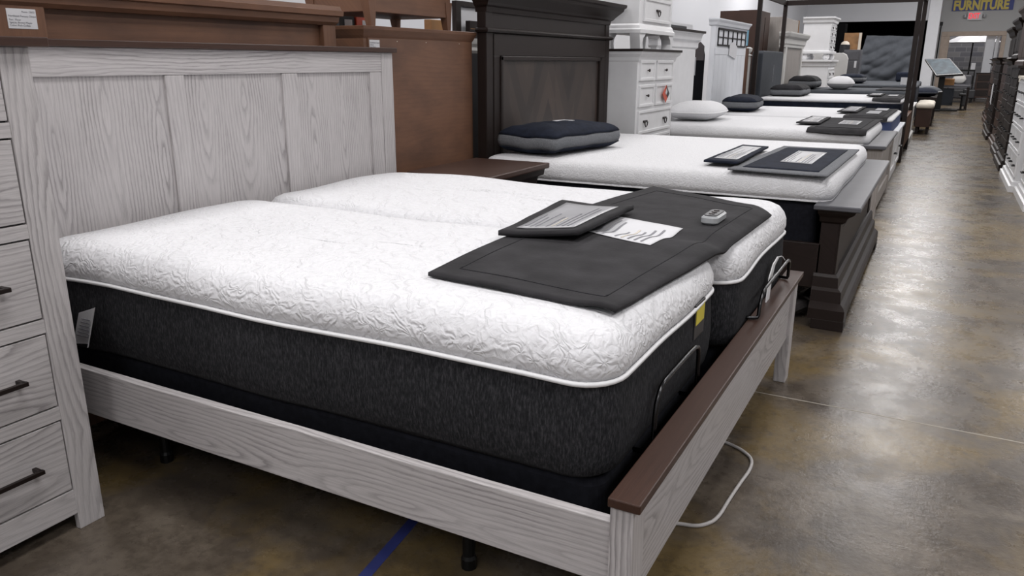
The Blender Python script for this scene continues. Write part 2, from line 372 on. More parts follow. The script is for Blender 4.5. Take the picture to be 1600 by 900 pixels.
def lerpq(quad, m):
    """quad shrunk by margin fractions m=(u0,u1,v0,v1)"""
    P = [Vector(q) for q in quad]
    def at(u, v): return tuple(P[0]*(1-u)*(1-v)+P[1]*u*(1-v)+P[2]*u*v+P[3]*(1-u)*v)
    u0, u1, v0, v1 = m; return [at(u0, v0), at(u1, v0), at(u1, v1), at(u0, v1)]

# ================================================================== the room
def struct(o): return tag(o, kind='structure')
XW = -2.5
struct(Box(-3.2, 9.2, -7.2, 40.2, -.2, 0).build('floor', 'floor'))
struct(Box(-3.2, 9.2, -7.2, 40.2, CEIL, CEIL+.2).build('ceiling', 'ceil'))
struct(Box(XW-.2, XW, -7, 32, 0, CEIL).build('wall_left', 'walls'))
struct(Box(9, 9.2, -7, 40, 0, CEIL).build('wall_right', 'walls'))
struct(Box(XW-.2, 9.2, -7.2, -7, 0, CEIL).build('wall_back', 'walls'))
struct(MB().box(XW-.2, -1.55, 32, 32.2, 0, CEIL).box(-1.55, 1.72, 32, 32.2, 2.84, CEIL).build('wall_front', 'walls'))
struct(Box(1.72, 2.10, 31.9, 34, 0, CEIL).build('trim_1', 'pillar'))
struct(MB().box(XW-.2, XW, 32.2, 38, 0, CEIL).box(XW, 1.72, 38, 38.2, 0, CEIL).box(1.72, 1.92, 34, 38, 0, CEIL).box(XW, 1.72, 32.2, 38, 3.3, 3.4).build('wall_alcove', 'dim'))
DX0, DX1, DZ = 2.20, 4.34, 2.5
struct(MB().box(2.10, DX0, 34, 34.2, 0, CEIL).box(DX1, 9, 34, 34.2, 0, CEIL).box(DX0, DX1, 34, 34.2, DZ, CEIL).build('wall_exit', 'wallend'))
dr = struct(MB().box(DX0, DX0+.30, 33.96, 34.24, 0, DZ-.16).box(DX1-.14, DX1, 33.96, 34.24, 0, DZ-.16).box(DX0, DX1, 33.96, 34.24, DZ-.16, DZ).build('door_1', 'beige', bevel=.01))
struct(Box(1.95, 9, 37.5, 37.7, 0, CEIL).build('wall_block', 'block'))
# open white double door leaf
d2 = struct(MB().box(3.72, 4.02, 34.3, 34.36, .02, 2.38).build('door_2', 'whiteb', bevel=.01)); Box(4.05, 4.16, 34.3, 34.38, .02, 2.38).build('door_leaf', 'whiteb', d2)
# lamps on the ceiling
hb = None
for i, (x, y) in enumerate(LAMPS):
    if i == 0:
        t = thing('ceiling_light', 'white rectangular light fixture hanging below the showroom ceiling', 'ceiling light', (x, y, CEIL-.42), 'ceiling lights over the showroom')
        MB().rects([(x-.66, x+.66, y-1.01, y+1.01, CEIL-.42), (x-.66, x+.66, y-1.01, y+1.01, CEIL-.38), (x-.4, x+.4, y-.8, y+.8, CEIL-.3)]).build('housing', 'white', t)
        MB().tube([(x, y-.6, CEIL-.3), (x, y-.6, CEIL)], .01, 6).tube([(x, y+.6, CEIL-.3), (x, y+.6, CEIL)], .01, 6).build('hanger', 'blackm', t)
        hb = t; p0 = (x, y)
    else: copy_tree(hb, (x-p0[0], y-p0[1], 0))  # the last copy houses the added lamp behind the doorway
# slab joints cut in the floor
for y in (1.85, 5.6, 9.4, 13.2, 17):
    struct(Box(-2.5, 9, y-.003, y+.003, 0, .0006).build('trim_2' if y < 2 else 'trim_3', plain('joint_filler', (.36, .33, .28), .6) if y < 2 else M['floor']))

# ================================================================== bar pull helper
def bar_pull(parent, x, y0, y1, z, s=1, mat='bronze', r=.007, out=.032):
    MB().box(x+s*(out-.006), x+s*(out+.006), y0, y1, z-.006, z+.006).box(x, x+s*out, y0+.002, y0+.014, z-.006, z+.006).box(x, x+s*out, y1-.014, y1-.002, z-.006, z+.006).build('handle', mat, parent, bevel=.001)
def ring_pull(parent, x, y, z, s=1, w=.09):
    pts = [(x+s*.016, y+w*.42*cos(a), z+w*.5*sin(a)) for a in [pi+pi*k/8 for k in range(9)]]
    MB().box(x, x+s*.012, y-w/2, y+w/2, z-.006, z+.012).tube(pts, .005, 6).build('handle', 'bronze', parent)
def knob(parent, x, y, z, s=1, r=.014):
    m = MB(); m.loft([[(x+s*d, y+rr*cos(2*pi*k/10), z+rr*sin(2*pi*k/10)) for k in range(10)] for d, rr in ((0, r*.4), (.012, r*.4), (.016, r), (.026, r*.8))])
    m.build('knob', 'bronze', parent)
def drawer(parent, xf, y0, y1, z0, z1, s=1, mat='white', frame=.022, handles=('ring',), depth=.014, hm='bronze'):
    m = MB().box(xf-s*.02, xf+s*.004, y0, y1, z0, z1)
    d = m.build('drawer', mat, parent, bevel=.002)
    if frame:
        MB().box(xf, xf+s*depth, y0, y1, z0, z0+frame).box(xf, xf+s*depth, y0, y1, z1-frame, z1).box(xf, xf+s*depth, y0, y0+frame, z0+frame, z1-frame).box(xf, xf+s*depth, y1-frame, y1, z0+frame, z1-frame).build('drawer_moulding', mat, d, bevel=.003)
    zc = (z0+z1)/2
    for k, h in enumerate(handles):
        yc = y0+(y1-y0)*(k+.5)/len(handles) if len(handles) == 1 else y0+(y1-y0)*(.2+.6*k/(len(handles)-1))
        if h == 'ring': ring_pull(d, xf+s*.004, yc, zc, s)
        elif h == 'knob': knob(d, xf+s*.004, yc, zc, s)
        elif h == 'bar': bar_pull(d, xf+s*.004, yc-.06, yc+.06, zc, s, hm)
    return d

# ================================================================== whitewashed chest, left foreground
XC = .4765
t = thing('chest_of_drawers', 'tall whitewashed oak chest with thin brown top and black bar pulls at left edge', 'chest of drawers', (.2, -.67, 0))
MB().box(-.04, XC-.02, -1.24, -.10, .06, 1.385).build('body', 'oak_z', t, bevel=.002)
for (a, b_) in ((-.172, -.092), (-1.25, -1.17)):
    Box(XC-.022, XC, a, b_, .0, 1.392).build('stile', 'oak_z', t, bevel=.002)
    Box(-.04, .04, a+(.0 if a > -1 else 0), b_-.004, 0, .06).build('leg', 'oak_z', t)
ZR = [(.136, .360), (.406, .625), (.670, .894), (.939, 1.162), (1.207, 1.335)]
rails = [(.055, .133)]+[(ZR[i][1]+.003, ZR[i+1][0]-.003) for i in range(4)]+[(1.338, 1.392)]
for a, b_ in rails: Box(XC-.022, XC-.001, -1.17, -.172, a, b_).build('rail', 'oak_y', t, bevel=.001)
for a, b_ in ZR:
    d = Box(XC-.03, XC-.002, -1.168, -.175, a+.002, b_-.002).build('drawer', 'oak_y', t, bevel=.0015)
    Box(XC-.035, XC-.018, -1.17, -.1722, a-.003, b_+.003).build('drawer_gap', 'blackp', d)
    for (p, q) in ((-.462, -.262), (-1.08, -.88)): bar_pull(d, XC-.002, p, q, (a+b_)/2, 1, 'bronze', out=.034)
Box(-.05, .505, -1.27, -.052, 1.392, 1.417).build('top', 'cap_y', t, bevel=.003)

# ================================================================== bed frame 1
t = thing('bed', 'whitewashed oak king bed frame with brown caps in the foreground', 'bed', (1.05, 1.05, 0))
h = Box(-.05, -.012, .09, 2.015, .20, 1.395).build('headboard', 'oak_z', t)
Box(-.055, -.001, .0, .095, 0, 1.403).build('headboard_post', 'oak_z', t, bevel=.003)
Box(-.055, .003, 2.012, 2.105, 0, 1.403).build('headboard_post', 'oak_z', t, bevel=.003)
Box(-.03, .0, .095, 2.012, 1.307, 1.402).build('top_rail', 'oak_y', t, bevel=.002)
for a, b_ in ((.095, .192), (.69, .778), (1.300, 1.392), (1.918, 2.011)): Box(-.03, -.001, a, b_, .2, 1.306).build('headboard_stile', 'oak_z', t, bevel=.0025)
for a, b_ in ((.192, .69), (.778, 1.3), (1.392, 1.918)): Box(-.030, -.016, a+.004, b_-.004, .3, 1.303).build('headboard_panel', 'oak_panel', t, bevel=.001)
Box(-.065, .022, -.012, 2.125, 1.403, 1.427).build('headboard_cap', 'cap_y', t, bevel=.003)
for (a, b_) in ((.018, .045), (2.055, 2.082)): Box(.0, 2.093, a, b_, .262, .420).build('side_rail', 'oak_x', t, bevel=.003)
f = Box(2.105, 2.133, .065, 2.02, .206, .468).build('footboard', 'oak_y', t, bevel=.002)
for y0 in (.004, 2.008): Box(2.094, 2.146, y0, y0+.08, 0, .4685).build('leg', 'oak_z', t, bevel=.003)
Box(2.091, 2.163, -.006, 2.098, .4685, .4905).build('footboard_cap', 'cap_y', t, bevel=.003)
for y in (.35, 1.05, 1.75): Box(.0, 2.07, y-.04, y+.04, .16, .20).build('slat', 'blackp', t)

for y0, y1, w in ((.085, 1.00, 'near'), (1.085, 2.03, 'far')):
    t = thing('adjustable_bed', 'black adjustable bed base under the %s half of the split king mattress' % w, 'bed base', (1, (y0+y1)/2, 0))
    slab(.04, 2.03, y0+.02, y1-.02, [(.01, .21), (0, .23), (0, .43), (.01, .445)], .05).build('platform', 'black', t)
    for x in (.35, 1.6):
        for y in (y0+.15, y1-.15): MB().lathe(x, y, [(.022, 0), (.022, .03), (.018, .04), (.018, .21)], 12).build('leg', 'blackm', t)
    sx = 2.078 if w == 'near' else 2.125
    if w == 'near': a, b_, zt_, zb_ = .33, .72, .602, .43
    else: a, b_, zt_, zb_ = 1.33, 1.92, .59, .50
    pts = [(sx, a, zb_), (sx, a+.005, zt_-.05), (sx+.002, a+.03, zt_-.01), (sx+.002, a+.07, zt_), (sx+.002, b_-.07, zt_), (sx+.002, b_-.02, zt_-.01), (sx, b_, zt_-.05), (sx, b_+.0, zb_)]
    if w == 'far': pts = [(2.06, a-.02, .498), (2.11, a-.01, .498)]+pts+[(2.11, b_+.01, .498), (2.06, b_+.02, .498)]
    else: pts = [(sx-.05, a-.0, .43)]+pts+[(sx-.05, b_, .43)]
    # smooth the wire a little
    P = [Vector(p) for p in pts]; sm = [P[0]]
    for i in range(1, len(P)-1): sm += [P[i]*.8+P[i-1]*.2, P[i]*.8+P[i+1]*.2]
    sm.append(P[-1]); MB().tube(sm, .0065, 8).build('mattress_retainer_bar', 'chrome', t, smooth=True)

mA = mattress('long white quilted mattress with charcoal side, near half of the front split king', .02, 2.055, .068, 1.015, .447, .692, .800, wave=.010, group='split king mattresses')
mB = mattress('white quilted mattress, far half of the front split king, strap at its foot', .02, 2.088, 1.075, 2.045, .447, .680, .798, wave=.014, group='split king mattresses')
for k in ('group',):
    del mA[k]; del mB[k]
lb = Box(2.049, 2.060, .722, .826, .595, .700).build('label_patch', 'blackp', mA, bevel=.002); Box(2.060, 2.0615, .732, .816, .638, .69).build('label_print', 'yellow', lb)
# strap
st = MB(); P = [(2.104, 1.560, .42), (2.106, 1.585, .50), (2.106, 1.60, .58), (2.108, 1.64, .625), (2.110, 1.71, .638), (2.113, 1.78, .625), (2.118, 1.82, .60)]
for i in range(len(P)-1):
    pass
ring = []
Wd = [.05, .055, .055, .04, .03, .02, .01]
for p, w in zip(P, Wd): ring.append([(p[0], p[1]-w*.5, p[2]-.0), (p[0]+.004, p[1]-w*.5, p[2]), (p[0]+.004, p[1]+w*.5, p[2]-w*.3), (p[0], p[1]+w*.5, p[2]-w*.3)])
st.loft(ring).build('strap', 'pipe', mB, smooth=False)

# white curled paper tag by the chest
o = MB(); rings = []
for k in range(9):
    u = k/8; x = .235+.13*u; bend = .03*max(0, u-.6)/.4
    rings.append([(x, .045-bend*1.2, .625-.14*(1)+.02*u), (x+.001, .040-bend*1.2, .625-.14+.02*u), (x+.06, .038-bend, .618+.045*u-.02), (x+.059, .043-bend, .618+.045*u-.02)])
pt = o.loft(rings).build('paper_tag', 'paper'); tag(pt, 'curled white paper tag beside the left chest against the charcoal mattress side', 'tag')
for k in range(6):
    Box(.27+.008*k, .33+.004*k, .0345, .0365, .520+.012*k, .524+.012*k).build('print_line', 'ink', pt)

# ------------------------------------------------------------------ runner and papers on bed 1
def z1(x, y):
    z = .811
    d = max(0, x-1.985); z -= min(.05, d*d*4)
    g = abs(y-1.045); z -= .012*math.exp(-(g/.06)**2)
    if y < .13: z -= .0
    return z
RQ = [(1.455, .285), (2.005, .215), (2.075, 1.70), (1.50, 1.995)]
def runner_pt(u, v):
    # u across (head->foot), v along the bed width; foot edge sags towards the middle
    x = (1.455+.05*v-.06*sin(pi*v))*(1-u)+(2.008+.062*v+.012*sin(pi*v))*u
    y = .285*(1-u)*(1-v)+.215*u*(1-v)+1.70*u*v+1.995*(1-u)*v
    if v > .93 and u > .2: pass
    return x, y
t = thing('bed_runner', 'large charcoal suede runner laid across the foot of the front white bed', 'bed runner', (1.75, 1.05, .81))
def rgrid(name, mat, u0, u1, v0, v1, dz, parent, thick, nu=30, nv=70):
    mb = MB(); bm = mb.bm; g = []
    for i in range(nu+1):
        row = []
        for j in range(nv+1):
            u = u0+(u1-u0)*i/nu; v = v0+(v1-v0)*j/nv; x, y = runner_pt(u, v)
            z = z1(x, y)+.004*(noise.noise(Vector((x*5, y*3, 2)))+1)+dz
            if v < .06: z += .010*(1-v/.06)*max(0, 1-abs(u-.93)/.15)
            row.append(bm.verts.new((x, y, z)))
        g.append(row)
    for i in range(nu):
        for j in range(nv): bm.faces.new((g[i][j], g[i+1][j], g[i+1][j+1], g[i][j+1]))
    return mb.build(name, mat, parent, smooth=True, solid=thick)
rgrid('runner_cloth', 'suede', 0, 1, 0, 1, 0, t, .010)
for (a, b_, c_, d_) in ((.105, .111, .05, .95), (.889, .895, .05, .95), (.105, .895, .047, .050), (.105, .895, .950, .953)): rgrid('stitched_seam', 'suedei', a, b_, c_, d_, .0095, t, .0018, 4 if b_-a < .1 else 30, 60 if d_-c_ > .1 else 3)

def infosheet(parent, quad, zf, name='info_sheet', dz=0, lines=True, seed=1, mt='pocket'):
    s_ = cloth(name, quad, lambda x, y: zf(x, y)+dz, mt, parent, .001, 12, 12, .001, 8, seed)
    if lines:
        rr = random.Random(seed)
        rows = 9
        for k in range(rows):
            u0 = .08+.84*k/rows
            if k == 3: continue
            v1_ = .35+.55*rr.random(); v0_ = .06
            q = lerpq([Vector((*p[:2], 0)) for p in quad], (u0, u0+.028, v0_, v1_))
            cloth('print_line', q, lambda x, y: zf(x, y)+dz+.0020, 'ink' if k != 5 else 'cream', s_, .0004, 2, 12, .001, 8, seed)
    return s_
sh = infosheet(None, [(1.603, .967), (1.874, .855), (1.888, 1.149), (1.612, 1.248)], lambda x, y: z1(x, y)+.004*(noise.noise(Vector((x*5, y*3, 2)))+1)+.0108, 'information_sheet', mt='paper')
tag(sh, 'white printed information sheet lying flat on the charcoal runner of the front bed', 'paper')
t = thing('folded_mat', 'small folded charcoal suede pad with a clear-pocket leaflet overlapping the front runner', 'mat', (1.5, 1.06, .82))
zq = lambda x, y: .822+.02*max(0, (x-1.47)/.2)+.004*(noise.noise(Vector((x*5, y*5, 5)))+1)
PQ = [(1.405, .752), (1.662, .80), (1.655, 1.315), (1.34, 1.375)]
cloth('pad', PQ, zq, 'suede', t, .016, 20, 20, 0, 5, 5)
q = lerpq([(*p, 0) for p in PQ], (.14, .86, .1, .9)); q = [p[:2] for p in q]
infosheet(t, q, lambda x, y: zq(x, y)+.0168, 'leaflet', seed=4)
# remote
t = thing('remote_control', 'small silver remote with dark buttons on the front charcoal runner', 'remote', (1.95, 1.32, .83))
slab(1.915, 1.975, 1.25, 1.40, [(.006, .826), (0, .832), (0, .848), (.006, .854)], .022).build('remote_body', 'silver', t, smooth=False)
slab(1.922, 1.968, 1.262, 1.388, [(0, .853), (0, .8565), (.003, .8575)], .018).build('keypad', 'blackp', t)
for k in range(3): MB().lathe(1.945, 1.292+.033*k, [(.010, .857), (.010, .8595), (.007, .8605)], 10).build('button', 'bronze', t)

# floor cable, tape
pts = [(2.03, .70, .006), (2.056, .714, .006), (2.10, .722, .006), (2.127, .742, .006), (2.155, .792, .006), (2.16, .93, .006), (2.17, 1.069, .006), (2.178, 1.14, .006), (2.172, 1.22, .006), (2.145, 1.26, .006), (2.096, 1.298, .006), (2.0, 1.33, .006)]
def smooth_path(P, n=2):
    P = [Vector(p) for p in P]
    for _ in range(n):
        Q = [P[0]]
        for a, b_ in zip(P, P[1:]): Q += [a*.75+b_*.25, a*.25+b_*.75]
        P = Q+[P[-1]]
    return P
tag(MB().tube(smooth_path(pts), .006, 8).build('power_cable', 'cable', smooth=True), 'light grey cable curving out on the concrete beside the front footboard', 'cable')
tag(MB().prism([(1.30, .45), (1.335, .45), (1.40, -.02), (1.365, -.02)], 'z', 0, .0012).build('floor_tape', 'bluetape'), 'strip of blue tape stuck on the floor under the front side rail', 'tape')

# ================================================================== things behind headboard 1
t = thing('cabinet_back', 'brown stained furniture back with recessed panel standing behind the front headboard', 'furniture', (-.3, .85, 0))
MB().box(-.50, -.17, -.40, 1.80, .0, 1.53).build('carcass', 'brown_y', t)
Box(-.17, -.14, 1.745, 1.835, 0, 1.535).build('corner_stile', 'brown_z', t, bevel=.003)
Box(-.17, -.138, -.42, .35, .0, 1.535).build('corner_stile', 'brown_z', t, bevel=.003)
MB().crown(-.52, -.14, -.42, 1.835, [(1.53, 0), (1.545, .012), (1.57, .016), (1.575, .03), (1.598, .032), (1.60, .026), (1.62, .02)]).build('crown_moulding', 'brown_y', t)
sg = Box(-.138, -.1365, .221, .318, 1.460, 1.523).build('price_tag', 'paper', t)
text('tag_text', 'Northeast Factory Direct', .0088, (-.136, .225, 1.497), FX, 'ink', sg, .0002)
text('tag_text', 'For:  Floor\nSpecie: Brown Maple\nColor: Rich Coffee', .0088, (-.136, .226, 1.485), FX, 'ink', sg, .0002)
text('tag_text', 'Name: 12672', .008, (-.136, .27, 1.511), FX, 'ink', sg, .0002)

t = thing('cabinet_back', 'tall flat brown wooden cabinet back between the whitewashed headboard and the dark headboard', 'cabinet', (-.35, 2.55, 0))
Box(-.58, -.10, 2.0, 3.085, .0, 1.50).build('carcass', 'brown_y', t)
Box(-.101, -.094, 2.03, 3.06, .05, 1.478).build('back_panel', 'brown_y', t)
MB().crown(-.6, -.10, 2.0, 3.085, [(1.475, 0), (1.49, .008), (1.52, .022), (1.535, .024), (1.538, .01)]).build('crown_moulding', 'brown_y', t)
for y in (2.28, 2.56, 2.92): Box(-.094, -.0925, y, y+.006, 1.462, 1.466).build('staple', 'cream', t)
sg = Box(-.0935, -.092, 2.04, 2.125, 1.40, 1.468).build('price_tag', 'paper', t)
text('tag_text', 'Northeast Factory\nDirect\nFor: Floor', .011, (-.0915, 2.045, 1.45), FX, 'ink', sg, .0002)
t = thing('nightstand', 'brown nightstand on splayed tapered legs standing on top of the flat brown cabinet', 'nightstand', (-.35, 2.49, 1.538))
Box(-.55, -.125, 2.09, 2.88, 1.612, 1.98).build('body', 'brown_y', t, bevel=.003)
Box(-.57, -.10, 2.06, 2.91, 1.98, 2.01).build('top', 'brown_y', t)
for (x, y) in ((-.12, 2.08), (-.12, 2.82), (-.50, 2.08), (-.50, 2.82)):
    MB().rects([(x-.035, x, y+.018, y+.052, 1.539), (x-.06, x, y, y+.07, 1.70)]).build('leg', 'brown_z', t)

# small background cards, board and mirror behind them
for (nme, lab, mt, x, y0, y1, z0, z1_) in (('storage_box', 'black box with a white emblem seen under the raised nightstand', 'blackp', -.75, 2.585, 2.73, 1.2, 1.66), ('storage_box', 'orange-red box seen under the raised nightstand', 'red', -.74, 2.745, 2.88, 1.2, 1.66),
        ):
    t = thing(nme, lab, 'box', (x-.12, (y0+y1)/2, z0-1.2)); Box(x-.25, x, y0, y1, 0, z1_).build('box_body', mt, t)
    Box(x, x+.003, y0+.05, y0+.12, z1_-.09, z1_-.05).build('emblem', 'paper', t)
    if mt == 'blackp': Box(x, x+.003, y0, y0+.16, z1_-.02, z1_-.0).build('edge_strip', 'paper', t)
t = thing('wooden_plank_table', 'light brown wooden board piece behind the raised brown nightstand', 'wood board', (-.75, 3.35, 0)); Box(-.78, -.72, 3.545, 3.75, 0, 1.65).build('board', 'amber', t, bevel=.004)
t = thing('small_mirror', 'dark framed rectangular mirror behind the flat brown cabinet, left of the dark headboard', 'mirror', (-.74, 4.3, 1.53))
MB().box(-.76, -.72, 3.89, 3.955, 1.532, 1.80).box(-.76, -.72, 4.72, 4.78, 1.532, 1.80).box(-.76, -.72, 3.955, 4.72, 1.765, 1.80).box(-.76, -.72, 3.955, 4.72, 1.532, 1.55).build('frame', 'dark_z', t)
Box(-.75, -.745, 3.95, 4.73, 1.545, 1.77).build('glass', 'paper', t); Box(-.744, -.742, 3.957, 3.985, 1.56, 1.765).build('edge_strip', 'cyan', t)  # matte white pane: the mirror's bright reflection is put into its colour
t = thing('small_drawer_box', 'small dark box in front of the framed mirror behind the flat brown cabinet', 'box', (-.69, 4.06, 1.53)); Box(-.71, -.67, 4.0, 4.12, 1.531, 1.66).build('box_body', 'dark_y', t, bevel=.003); Box(-.67, -.667, 4.01, 4.11, 1.60, 1.603).build('edge_strip', 'amber', t)
t = thing('gap_filler_box', 'black box with ivory top, added to darken the gap beside the dark headboard', 'cabinet', (-.85, 4.3, 0)); Box(-1.05, -.66, 3.8, 5.0, 0, 1.42).build('body', 'blackp', t)  # black body is an added filler that keeps this gap dark
MB().crown(-1.05, -.66, 3.8, 5.0, [(1.42, 0), (1.44, .012), (1.465, .006), (1.49, .02), (1.53, .025)]).build('top', 'ivory', t)

# ================================================================== nightstand between bed 1 and bed 2
t = thing('nightstand', 'dark brown nightstand with moulded top between the front bed and the dark bed', 'nightstand', (.3, 2.5, 0))
Box(.07, .48, 2.21, 2.77, .06, .65).build('body', 'dark_y', t, bevel=.003)
MB().crown(.07, .48, 2.21, 2.77, [(.60, 0), (.64, .01), (.66, .035), (.70, .04), (.71, .065), (.748, .07)]).build('crown_moulding', 'dark_y', t)
MB().crown(.06, .48, 2.21, 2.77, [(.748, .088), (.755, .09), (.775, .09), (.779, .085)]).build('top', 'cap_y', t)
for z in (.12, .38): drawer(t, .485, 2.25, 2.73, z, z+.2, 1, 'dark_y', .02, ('ring', 'ring'))
MB().crown(.07, .48, 2.21, 2.77, [(0, .03), (.05, .03), (.07, 0)]).build('plinth', 'dark_y', t)

# ================================================================== bed 2 (dark)
t = thing('bed', 'dark espresso king bed with chevron headboard and stepped footboard plinth', 'bed', (1.1, 4.1, 0))
Box(-.06, -.012, 3.12, 5.20, .15, 1.69).build('headboard', 'dark_z', t)
for y in (3.10, 5.12): MB().box(-.07, .0, y, y+.085, 0, 1.55).box(-.07, -.005, y, y+.085, 1.55, 1.69).build('headboard_post', 'dark_z', t, bevel=.004)
Box(-.012, .004, 3.19, 5.11, 1.395, 1.53).build('headboard_rail', 'dark_y', t, bevel=.003)
Box(-.012, .004, 3.19, 3.27, .3, 1.395).build('headboard_stile', 'dark_z', t, bevel=.003); Box(-.012, .004, 5.01, 5.11, .3, 1.395).build('headboard_stile', 'dark_z', t, bevel=.003)
MB().box(-.012, .014, 3.27, 3.30, .3, 1.395).box(-.012, .014, 4.98, 5.01, .3, 1.395).box(-.012, .014, 3.27, 5.01, 1.365, 1.395).build('panel_moulding', 'dark_y', t, bevel=.005)
Box(-.014, -.006, 3.30, 4.98, .3, 1.366).build('chevron_panel', 'chevron', t)
MB().crown(-.07, .0, 3.10, 5.205, [(1.535, 0), (1.54, .018), (1.552, .026), (1.562, .018), (1.568, 0)]).build('ledge_moulding', 'dark_y', t)
MB().crown(-.08, .0, 3.10, 5.205, [(1.66, 0), (1.69, .004), (1.70, .02), (1.715, .03), (1.745, .06), (1.77, .085), (1.79, .09), (1.80, .105), (1.822, .108), (1.826, .10)]).build('crown_moulding', 'dark_y', t)
for y in (2.925, 5.08): Box(.0, 2.13, y, y+.03, .20, .44).build('side_rail', 'dark_x', t, bevel=.003)
Box(2.12, 2.205, 2.925, 5.07, .12, .60).build('footboard', 'dark_y', t)
Box(2.20, 2.208, 3.10, 4.90, .24, .50).build('footboard_panel', 'dark_z', t)
for y in (2.93, 4.93): Box(2.13, 2.215, y, y+.13, .10, .60).build('footboard_post', 'dark_z', t, bevel=.004)
MB().rects([(2.12, 2.22, 2.925, 5.07, .555), (2.11, 2.235, 2.915, 5.08, .565), (2.11, 2.245, 2.905, 5.09, .59), (2.10, 2.275, 2.89, 5.105, .61), (2.10, 2.285, 2.885, 5.11, .628)]).build('footboard_moulding', 'dark_y', t)
MB().rects([(2.085, 2.30, 2.875, 5.135, .628), (2.08, 2.305, 2.87, 5.14, .633), (2.08, 2.305, 2.87, 5.14, .650), (2.085, 2.30, 2.875, 5.135, .655)]).build('footboard_cap', 'greycap', t)
MB().rects([(2.11, 2.222, 2.92, 5.07, .285), (2.11, 2.235, 2.91, 5.08, .27), (2.11, 2.24, 2.905, 5.085, .215), (2.11, 2.258, 2.89, 5.10, .20), (2.11, 2.262, 2.885, 5.105, .14), (2.11, 2.28, 2.865, 5.12, .125), (2.11, 2.29, 2.845, 5.13, .11), (2.11, 2.29, 2.845, 5.13, .055)]).build('plinth', 'dark_y', t)
for y in (2.845, 4.98): Box(2.13, 2.292, y, y+.15, 0, .056).build('plinth_foot', 'dark_y', t, bevel=.003)
for y in (2.93, 5.06): Box(-.055, .01, y+.19, y+.21, .1, .3).build('bed_bracket', 'blackm', t)

def foundation(label, x0, x1, y0, y1, z0, z1_, mat='black', feet=True):
    t = thing('box_spring', label, 'box spring', ((x0+x1)/2, (y0+y1)/2, 0))
    slab(x0, x1, y0, y1, [(.012, z0), (0, z0+.015), (0, z1_-.015), (.012, z1_)], .05).build('base', mat, t, smooth=False)
    if feet:
        for x in (x0+.3, x1-.3):
            for y in (y0+.2, y1-.2): MB().lathe(x, y, [(.025, 0), (.02, .03), (.02, z0+.01)], 10).build('leg', 'blackm', t)
    return t
foundation('black box spring inside the dark espresso bed', .03, 2.09, 2.99, 5.03, .20, .645)
mattress('white diamond-knit mattress on the dark espresso bed', .02, 2.15, 2.975, 5.04, .645, .66, .775, side='quilt2', top='quilt2', r=.09, tape=False)
tag(MB().tube(smooth_path([(1.99, 2.985, .04), (2.05, 3.03, .07), (2.07, 3.12, .05), (2.03, 3.2, .045), (2.06, 3.3, .06)]), [.015, .03, .035, .05, .045, .055, .04, .05, .045, .05, .04, .045, .05, .05, .03, .015][:18] if False else .04, 7).build('plastic_bag', 'bag'), 'crumpled smoky plastic bag on the floor behind the footboard end of the dark bed', 'bag')

# box pillow
def box_pillow(label, x0, x1, y0, y1, z0, h, rot=0, top='navy', side='greyf', group=None, name='pillow'):
    cx, cy = (x0+x1)/2, (y0+y1)/2
    t = thing(name, label, 'pillow', (cx, cy, z0), group)
    hw = min(x1-x0, y1-y0)/2
    b0, b1 = z0+.22*h, z0+.62*h
    def warp(mb, sg=1):
        for v in mb.bm.verts:
            u = (v.co.x-cx)/((x1-x0)/2); w = (v.co.y-cy)/((y1-y0)/2)
            v.co.z += .03*h*noise.noise(Vector((v.co.x*7, v.co.y*7, z0)))*2
        if rot:
            mb.xform(Matrix.Translation((cx, cy, 0)) @ Matrix.Rotation(rot, 4, 'Z') @ Matrix.Translation((-cx, -cy, 0)))
        return mb
    warp(slab(x0, x1, y0, y1, [(0, b1), (.012, b1+.09*h), (.035, b1+.19*h), (.075, b1+.29*h), (.12, b1+.34*h), (hw*.95, z0+h)], .05, .004)).build('pillow_top', top, t, smooth=True)
    warp(slab(x0, x1, y0, y1, [(.006, b0), (-.004, (b0+b1)/2), (.004, b1+.002)], .05, .004)).build('gusset', side, t, smooth=True)
    warp(slab(x0, x1, y0, y1, [(hw*.9, z0+.0), (.12, z0+.02*h), (.05, z0+.08*h), (0, b0)], .05, .004)).build('pillow_underside', top, t, smooth=True)
    return t
def puffy_pillow(label, cx, cy, z0, a, b, h, rot=0, mat='quilt2', name='pillow'):
    t = thing(name, label, 'pillow', (cx, cy, z0)); rings = []
    for k in range(13):
        ph = -pi/2+pi*k/12; s_ = max(.02, cos(ph))**.62; zz = z0+h/2+h/2*sin(ph)*(1 if ph > 0 else 1)
        ring = []
        for i in range(40):
            th = 2*pi*i/40; c_, s2 = cos(th), sin(th)
            x = a*math.copysign(abs(c_)**.55, c_)*s_; y = b*math.copysign(abs(s2)**.55, s2)*s_
            zoff = (z0+h*.42-zz)*(.55*(max(abs(x)/a, abs(y)/b))**3)
            ring.append((cx+x*cos(rot)-y*sin(rot), cy+x*sin(rot)+y*cos(rot), zz+zoff*.8))
        rings.append(ring)
    MB().loft(rings).build('pillow_case', mat, t, smooth=True)
    sx = [(cx+(a*1.0)*math.copysign(abs(cos(q))**.55, cos(q))*cos(rot)-b*math.copysign(abs(sin(q))**.55, sin(q))*sin(rot), cy+a*math.copysign(abs(cos(q))**.55, cos(q))*sin(rot)+b*math.copysign(abs(sin(q))**.55, sin(q))*cos(rot), z0+h*.46) for q in [2*pi*i/48 for i in range(48)]]
    MB().tube(sx, .006, 6, True).build('pillow_piping', 'pipe' if mat != 'navy' else 'greyf', t, smooth=True)
    return t
box_pillow('navy box pillow with heather grey side band and white logo on the dark espresso bed', .11, .58, 3.08, 3.92, .784, .19, -.16)
pl = bpy.data.objects[[o.name for o in bpy.data.objects if o.name.startswith('pillow_top')][0]]
